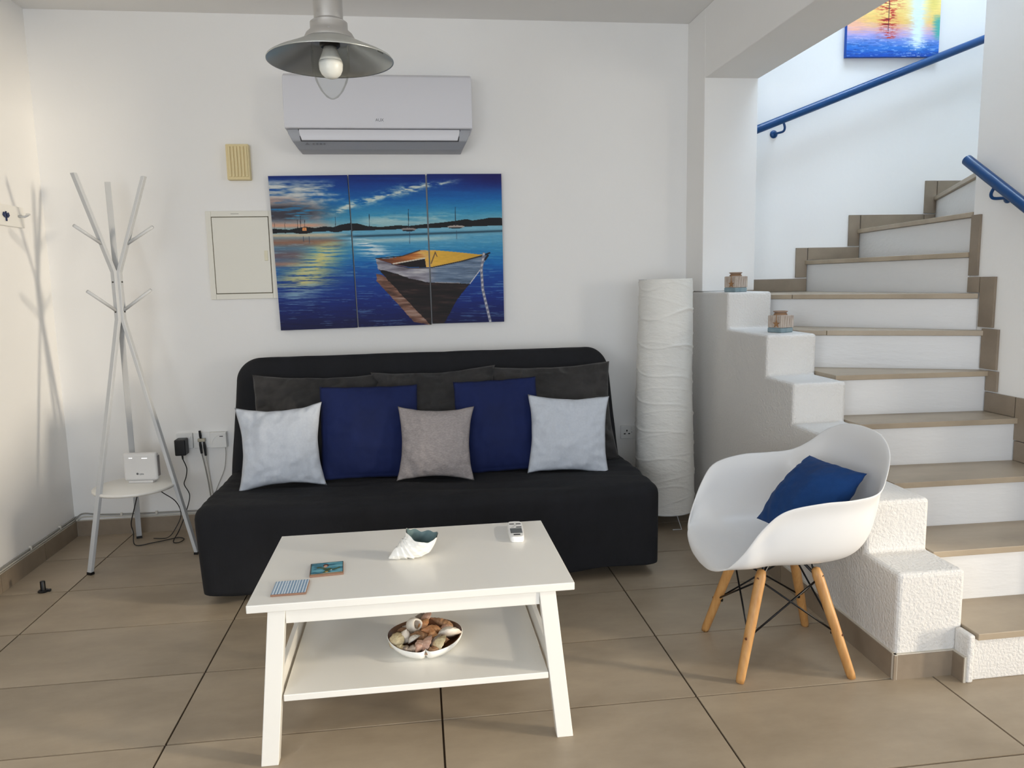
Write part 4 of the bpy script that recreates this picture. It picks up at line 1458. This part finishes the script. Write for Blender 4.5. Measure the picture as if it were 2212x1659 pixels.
def heart(s, n=72):
    out = []
    for i in range(n):
        t = 2 * math.pi * i / n
        x_ = 16 * math.sin(t) ** 3
        y_ = 13 * math.cos(t) - 1 * math.cos(2 * t) - 2 * math.cos(3 * t) - math.cos(4 * t)
        y_ += 1.5 * math.exp(-(x_ / 4) ** 2)
        out.append((x_ / 16 * s, -y_ * .0103 * s / .116))
    return out


def heart_rings(levels, material, name, mat_close_first=True):
    vs, fs = [], []
    n = 72
    for (s, z) in levels:
        vs += [(BX + p[0], BY + p[1], BZ + z) for p in heart(s, n)]
    for i in range(len(levels) - 1):
        for k in range(n):
            k2 = (k + 1) % n
            fs.append((i * n + k, i * n + k2, (i + 1) * n + k2, (i + 1) * n + k))
    if mat_close_first:
        fs.append(tuple(range(n)))
    return MB().add(vs, fs).build(name, material, hd, smooth=True)


heart_rings([(.080, .001), (.098, .008), (.110, .022), (.116, .036), (.114, .038)], GLAZE, 'bowl')
heart_rings([(.114, .038), (.110, .036), (.102, .022), (.088, .012), (.02, .010)], BROWNRIM, 'inner_glaze', False)

SHC = {'cream': mat('shell_cream', (222, 208, 170), .5, rgb2=(190, 168, 128), vscale=60), 'white': mat('shell_white', (232, 226, 214), .5, rgb2=(214, 200, 184), vscale=50),
       'brown': mat('shell_brown', (134, 98, 70), .5, rgb2=(176, 138, 104), vscale=70), 'orange': mat('shell_orange', (178, 116, 72), .5, rgb2=(210, 164, 118), vscale=60),
       'grey': mat('shell_grey', (130, 116, 104), .6, rgb2=(168, 154, 140), vscale=70), 'pink': mat('shell_pink', (186, 142, 122), .5, rgb2=(214, 182, 160), vscale=50)}


def spiral_shell(L, R, ribs=5, mouth=True):
    vs, fs = [], []
    NS, NA = 30, 18
    for i in range(NS + 1):
        t = i / NS
        env = R * (math.sin(min(1, t / .68) * math.pi / 2) ** 1.1 if t < .68 else math.cos((t - .68) / .32 * math.pi / 2) ** .6)
        env = max(env, .0006)
        for k in range(NA):
            a = 2 * math.pi * k / NA
            ph = (t * ribs * .9 - a / (2 * math.pi)) % 1.0
            r = env * (1 - .16 * abs(ph - .5) * 2 + .05 * math.sin(a * 9))
            if mouth and t > .5 and abs(a - math.pi / 2) < .7:
                r *= .72
            vs.append(((t - .5) * L, r * math.cos(a), r * math.sin(a)))
    for i in range(NS):
        for k in range(NA):
            k2 = (k + 1) % NA
            fs.append((i * NA + k, i * NA + k2, (i + 1) * NA + k2, (i + 1) * NA + k))
    fs += [tuple(range(NA))[::-1], tuple(NS * NA + k for k in range(NA))]
    return vs, fs


def clam_shell(R, h, ribs=14):
    vs, fs = [], []
    NR_, NA = 12, 40
    for i in range(NR_ + 1):
        t = i / NR_
        for k in range(NA):
            a = 2 * math.pi * k / NA
            rr = R * t * (1 + .10 * math.cos(a)) * (1 + .02 * math.cos(a * ribs * 2) * t)
            zz = h * (1 - t ** 2.2) + .0012 * math.cos(a * ribs * 2) * t + .0008 * math.sin(t * 26)
            vs.append((rr * math.cos(a) - R * .15 * (1 - t), rr * math.sin(a), zz))
    for i in range(NR_):
        for k in range(NA):
            k2 = (k + 1) % NA
            fs.append((i * NA + k, i * NA + k2, (i + 1) * NA + k2, (i + 1) * NA + k))
    n0 = len(vs); vs.append((0, 0, -.002))
    for k in range(NA):
        fs.append((NR_ * NA + (k + 1) % NA, NR_ * NA + k, n0))
    return vs, fs


def hollow_shell(R):
    """a broken whorl with a round opening"""
    vs, fs = [], []
    prof = [(.15, -.9), (.6, -.8), (.95, -.35), (1.0, .1), (.85, .55), (.66, .78), (.52, .80), (.50, .55), (.62, .2), (.55, -.3), (.1, -.5)]
    NA = 26
    for (r, z) in prof:
        for k in range(NA):
            a = 2 * math.pi * k / NA
            w = 1 + .07 * math.sin(a * 3)
            vs.append((R * r * w * math.cos(a), R * r * w * math.sin(a), R * z + R * .12 * math.sin(a)))
    for i in range(len(prof) - 1):
        for k in range(NA):
            k2 = (k + 1) % NA
            fs.append((i * NA + k, i * NA + k2, (i + 1) * NA + k2, (i + 1) * NA + k))
    fs += [tuple(range(NA))[::-1], tuple((len(prof) - 1) * NA + k for k in range(NA))]
    return vs, fs


GSH = 'sea shells in the heart-shaped dish'
SH_EXTRA = [
    ('spiral', (.040, .012, 5), 'grey', -.052, .030, .040, (10, 20, 140), 'mottled grey spiral shell leaning on the broken white whorl'),
    ('clam', (.017, .011), 'pink', .072, .020, .034, (-35, 20, 30), 'small pink clam shell beside the long tower shell'),
    ('spiral', (.036, .011, 5), 'brown', .056, -.012, .030, (0, 15, 150), 'brown spiral shell wedged under the large white clam'),
    ('clam', (.015, .010), 'white', -.036, -.014, .040, (-40, 10, 60), 'small white clam shell in front of the dark brown spiral'),
    ('spiral', (.034, .011, 4), 'brown', .020, -.046, .030, (0, -10, 20), 'little brown shell at the notch of the heart'),
    ('clam', (.016, .011), 'orange', -.004, .030, .044, (-40, -15, 90), 'rusty clam shell between the orange spiral and the back'),
    ('spiral', (.030, .010, 4), 'cream', -.080, -.028, .030, (0, 10, -40), 'small cream spiral shell under the far left round shell'),
]
SH = [  # kind, size, colour, x, y, z, euler, label
    ('clam', (.027, .016), 'white', .076, -.004, .038, (-50, 15, 20), 'large bleached white clam shell at the right of the dish'),
    ('clam', (.022, .018), 'cream', .050, -.034, .034, (-58, -10, 80), 'ridged cream cockle shell at the front right of the dish'),
    ('clam', (.021, .014), 'grey', .036, -.026, .032, (-60, -30, 60), 'brown-grey clam half tucked left of the cream cockle'),
    ('clam', (.018, .012), 'cream', -.092, -.010, .036, (-40, -30, 120), 'round cream shell with a white stripe at the far left of the dish'),
    ('hollow', (.018,), 'white', -.036, .026, .048, (50, 30, 20), 'broken white whorl with a round opening at the back left'),
    ('spiral', (.045, .014, 4), 'white', -.066, -.002, .044, (0, 62, 110), 'knobbly white whelk standing between the left shells'),
    ('clam', (.019, .014), 'pink', .008, .050, .044, (-55, 0, 90), 'pinkish clam shell at the back centre of the dish'),
    ('spiral', (.065, .010, 8), 'brown', .055, .036, .046, (0, 8, -35), 'long brown tower shell along the back right rim'),
    ('spiral', (.048, .013, 5), 'orange', .020, .010, .046, (0, 12, 20), 'orange-brown spiral shell in the middle of the dish'),
    ('spiral', (.042, .013, 5), 'orange', .026, -.004, .040, (30, 50, -70), 'rust-coloured shell just right of the dish centre'),
    ('spiral', (.050, .013, 5), 'brown', -.022, .002, .038, (0, 8, 10), 'dark brown spiral shell left of the dish centre'),
    ('clam', (.021, .015), 'pink', .008, -.030, .034, (-62, 0, 90), 'dull mauve clam shell at the front centre'),
    ('spiral', (.036, .012, 5), 'pink', -.020, -.034, .036, (0, -20, 60), 'small pink-brown spiral shell at the front of the dish'),
    ('spiral', (.034, .010, 5), 'grey', -.040, -.036, .033, (0, 10, 30), 'small grey spiral shell left of the pink-brown one'),
    ('spiral', (.024, .010, 4), 'grey', -.062, -.036, .032, (0, 40, 80), 'tiny dark snail shell beside the front left rim'),
    ('spiral', (.028, .012, 4), 'grey', -.012, .062, .044, (0, 10, 0), 'grey ribbed shell at the back under the apron'),
    ('clam', (.018, .010), 'brown', -.070, .026, .030, (-30, 20, 10), 'brown flat shell along the back left rim'),
    ('spiral', (.030, .009, 5), 'pink', .092, .012, .032, (0, 30, 100), 'small reddish shell at the right rim'),
]
for (kd, sz, cl, x_, y_, z_, eu, lb) in SH + SH_EXTRA:
    sz = tuple(v * 1.42 for v in sz[:2]) + tuple(sz[2:])
    vs, fs = {'clam': clam_shell, 'spiral': spiral_shell, 'hollow': hollow_shell}[kd](*sz)
    o = MB().add(vs, fs).build('sea_shell', SHC[cl], None, local=True, smooth=True)
    o.location = (BX + x_ * .92, BY + y_ * 1.9 - .020, BZ + z_ - .001)
    o.rotation_euler = tuple(math.radians(e) for e in eu)
    tag(o, lb, 'shell', GSH)

# ================================================================== ARMCHAIR
CHX, CHY, CHA = 1.205, 2.315, -1.63
ch = empty('armchair', (CHX, CHY, 0), 'white moulded plastic armchair on splayed beech legs beside the parapet', 'armchair', rot=(0, 0, CHA))
half = [(0, -.280, .370), (.105, -.278, .374), (.195, -.262, .405), (.250, -.226, .472), (.270, -.172, .562), (.287, -.118, .620), (.300, -.02, .645),
        (.298, .07, .650), (.280, .150, .662), (.240, .195, .700), (.188, .232, .756), (.105, .254, .792), (0, .262, .800)]
rim = half + [(-a, b, c_) for (a, b, c_) in half[-2:0:-1]]
rim = [Vector(p) for p in rim]
nr = len(rim)
RS = []
SUB = 6
for i in range(nr):
    p0, p1, p2, p3 = rim[i - 1], rim[i], rim[(i + 1) % nr], rim[(i + 2) % nr]
    for k in range(SUB):
        t = k / SUB
        RS.append(0.5 * ((2 * p1) + (p2 - p0) * t + (2 * p0 - 5 * p1 + 4 * p2 - p3) * t * t + (3 * p1 - p0 - 3 * p2 + p3) * t ** 3))
NT = 22
cc = Vector((0, -.01, .392))
vs, fs = [], []
for j in range(NT + 1):
    t = j / NT
    for p in RS:
        back = max(0, min(1, (p.y + .05) / .30))
        side = min(1, abs(p.x) / .25)
        fr = max(0, -p.y / .26) * (1 - side)
        f = 1 - (1 - t) ** (2.0 + .3 * side)
        g_ = t ** (2.5 - .5 * back + .3 * side)
        q = Vector((cc.x + (p.x - cc.x) * f, cc.y + (p.y - cc.y) * f, cc.z + (p.z - cc.z) * g_))
        # slight outward roll of the rim on arms and back
        if p.z > .44 and t > .9:
            e = (t - .9) / .1 * math.sqrt(float(sstep(.44, .62, p.z)))
            o_ = Vector((p.x, p.y, 0)).normalized()
            q += o_ * .022 * e * e
            q.z -= .004 * e * e
        # waterfall at the front
        if fr > 0 and t > .7:
            q.z -= .02 * fr * ((t - .7) / .3) ** 2
        vs.append(q)
M_ = len(RS)
for j in range(NT):
    for k in range(M_):
        k2 = (k + 1) % M_
        fs.append((j * M_ + k, j * M_ + k2, (j + 1) * M_ + k2, (j + 1) * M_ + k))
shell = MB().add(vs, fs).build('seat_shell', SHELL, ch, local=True, smooth=True, merge=True)
so = shell.modifiers.new('solid', 'SOLIDIFY'); so.thickness = .006; so.offset = 0
sb = shell.modifiers.new('sub', 'SUBSURF'); sb.levels = 1; sb.render_levels = 1
cR = Matrix.Rotation(-CHA, 3, 'Z')


def ch_local(x_, y_, z_):
    return cR @ (Vector((x_, y_, z_)) - Vector((CHX, CHY, 0)))


feet = {'fn': (1.000, 2.168), 'ff': (1.030, 2.540), 'bf': (1.412, 2.512), 'bn': (1.368, 2.135)}
tops = {'fn': (1.098, 2.232), 'ff': (1.10, 2.425), 'bf': (1.297, 2.412), 'bn': (1.275, 2.218)}
lo, hi = {}, {}
for kx_, (fx, fy) in feet.items():
    tx_, ty_ = tops[kx_]
    pa_ = ch_local(fx, fy, 0); pb_ = ch_local(tx_, ty_, .352)
    L_ = [pa_.lerp(pb_, t) for t in (0, .04, .5, .93, .985, 1)]
    lg = MB().tube(L_, [.0125, .0145, .0165, .0175, .014, .006], 20).build('leg', WOOD, ch, local=True, smooth=True)
    lo[kx_] = pa_.lerp(pb_, .40); hi[kx_] = pa_.lerp(pb_, .90)
    for t in (.40, .93):
        q = pa_.lerp(pb_, t)
        out = Vector((q.x, q.y, 0)).normalized()
        MB().tube([q + out * .0150, q + out * .0185], .0042, 10).build('screw', mat('bronze_screw', (120, 84, 66), .4, metal=.7), lg, local=True)
    out = Vector((pb_.x, pb_.y, 0)).normalized()
    MB().tube([pb_.lerp(pa_, .12) - out * .012, pb_ - out * .016 + Vector((0, 0, .03))], .0045, 8).build('bracket', BLACKMET, ch, local=True)
order = ['fn', 'ff', 'bf', 'bn']
for i in range(4):
    a, b = order[i], order[(i + 1) % 4]
    for (s_, e_) in ((a, b), (b, a)):
        MB().tube([lo[s_], hi[e_]], .0032, 8).build('wire_brace', BLACKMET, ch, local=True, smooth=True)
for kx_ in order:
    q = lo[kx_]; out = Vector((q.x, q.y, 0)).normalized()
    MB().tube([q - out * .020, q - out * .006], .006, 8).build('wire_clip', BLACKMET, ch, local=True)
c0 = Vector((0, 0, .362))
plt = MB()
for kx_ in order:
    plt.tube([hi[kx_], Vector((hi[kx_].x * .5, hi[kx_].y * .5, .366)), c0 + Vector((0, 0, .004))], .005, 8)
plt.box(-.06, .06, -.06, .06, .362, .374)
plt.build('under_frame', BLACKMET, ch, local=True)


def free_pillow(c4, t, material, label, seed, **kw):
    """c4: BL, BR, TR, TL corners in world space"""
    BL, BR, TR, TL = [Vector(c_) for c_ in c4]
    org = (BL + BR) / 2
    X_ = ((BR - BL) + (TR - TL)).normalized()
    Z_ = ((TL + TR) / 2 - org); h = Z_.length; Z_.normalize()
    Y_ = Z_.cross(X_).normalized(); X_ = Y_.cross(Z_).normalized()
    w = ((BR - BL).length + (TR - TL).length) / 2
    vs, fs = pillow_mesh(w, h, t, seed, **kw)
    o = MB().add(vs, fs).build('cushion', material, None, local=True, smooth=True)
    R = Matrix((X_, Y_, Z_)).transposed()
    o.matrix_world = Matrix.Translation(org) @ R.to_4x4()
    tag(o, label, 'cushion')
    return o


free_pillow([(1.195, 2.42, .47), (1.165, 2.12, .455), (1.368, 2.13, .645), (1.390, 2.45, .710)], .14, BLUEC,
            'royal blue cushion lying in the white armchair', 9.4, wr=.003, pinch=.05)

# ================================================================== CANDLE JARS
jar_img = mat('whitewashed_planks', (196, 186, 176), .6, rgb2=(150, 132, 118), vscale=30, stretch=(6, 6, .8))
jar_blue = mat('blue_wash', (112, 134, 142), .6, rgb2=(140, 158, 164), vscale=30)
for (x_, y_, z_, yaw, lb, sg) in ((1.606, 3.625, 1.228, 22, 'small driftwood-style candle jar on the upper parapet step', 1.0),
                                  (1.655, 3.245, 1.048, 24, 'small driftwood-style candle jar one parapet step lower', 1.0)):
    j = empty('candle_jar', (x_, y_, z_), lb, 'candle jar', 'candle jars on the parapet', rot=(0, 0, math.radians(yaw)))
    w = .039
    MB().box(-w, w, -w, w, .022, .078).build('body', jar_img, j, local=True, bevel=.004)
    MB().box(-w - .0004, w + .0004, -w - .0004, w + .0004, 0, .0225).build('painted_base', jar_blue, j, local=True, bevel=.004)
    for kk in range(5):
        xx = -w + .004 + kk * .0155
        MB().box(xx, xx + .0135, -w - .0016, -w + .002, .0235, .0765).build('slat', jar_img, j, local=True, bevel=.0008)
    MB().lathe([(.020, .076), (.030, .078), (.030, .082), (.024, .085), (.026, .090), (.032, .094), (.032, .097), (.026, .098), (.022, .092), (.0, .088)], (0, 0, 0), 28).build('neck', mat('cork_brown', (150, 126, 108), .7), j, local=True, auto=50)
    MB().tube([(.027 * math.cos(i * .4), .027 * math.sin(i * .4), .0835 + .0004 * math.sin(i)) for i in range(32)], .0022, 6).build('string', STRING, j, local=True, smooth=True)
    MB().tube([(-w - .001, -.010, .080), (-w - .004, -.012, .060), (-w - .004, -.012, .044)], .0015, 6).build('hanging_string', STRING, j, local=True)
    st = []
    for i in range(10):
        a = math.pi / 2 + i * math.pi / 5
        r_ = .019 if i % 2 == 0 else .007
        st.append((r_ * math.cos(a) - .012, r_ * math.sin(a) + .040))
    vs = [(-w - .0055, p[0], p[1]) for p in st] + [(-w - .0012, p[0], p[1]) for p in st]
    n = len(st)
    MB().add(vs, [tuple(range(n)), tuple(range(n, 2 * n))[::-1]] + [(i, (i + 1) % n, n + (i + 1) % n, n + i) for i in range(n)]).build('starfish', STRING, j, local=True)

# ================================================================== HANDRAILS
hb = empty('handrail', (1.86, 4.05, 2.08), 'long blue painted steel handrail rising across the stairwell back wall', 'handrail', 'blue stair handrails')
r0, r1 = Vector((1.86, 4.075, 2.085)), Vector((3.9, 4.075, 2.845))
MB().tube([r0, r1], .0225, 20).build('rail', BLUEMET, hb, auto=50)
dv = (r1 - r0).normalized()
for s_ in (.22, 1.80):
    p = r0 + dv * s_
    MB().tube(smooth_path([p + Vector((0, 0, -.018)), p + Vector((.008, .0, -.045)), p + Vector((.010, .02, -.062)), p + Vector((-.006, .05, -.066)), Vector((p.x - .012, YB - .003, p.z - .066))], 6), .0065, 10).build('bracket', BLUEMET, hb, smooth=True)
    q = MB().lathe([(0, 0), (.022, 0), (.022, .004), (.012, .010), (0, .010)], (0, 0, 0), 20)
    q.v = [(v[0] + p.x - .014, YB - .0015 - v[2], v[1] + p.z - .066) for v in q.v]
    q.build('wall_plate', BLUEMET, hb, smooth=True)
hs = empty('handrail', (2.37, 3.0, 1.75), 'shorter blue handrail on the right-hand stair wall', 'handrail', 'blue stair handrails')
q0, q1 = Vector((2.365, 3.022, 1.775)), Vector((2.365, 2.14, 1.175))
MB().tube([q0, q1], .0225, 20).build('rail', BLUEMET, hs, auto=50)
dv = (q1 - q0).normalized()
for s_ in (.20, .85):
    p = q0 + dv * s_
    MB().tube(smooth_path([p + Vector((0, 0, -.018)), p + Vector((0, .018, -.045)), p + Vector((.012, .020, -.062)), p + Vector((.04, .006, -.064)), Vector((XW - .003, p.y, p.z - .062))], 6), .0065, 10).build('bracket', BLUEMET, hs, smooth=True)
    q = MB().lathe([(0, 0), (.023, 0), (.023, .004), (.012, .010), (0, .010)], (0, 0, 0), 20)
    q.v = [(XW - .0015 - v[2], v[0] + p.y, v[1] + p.z - .062) for v in q.v]
    q.build('wall_plate', BLUEMET, hs, smooth=True)
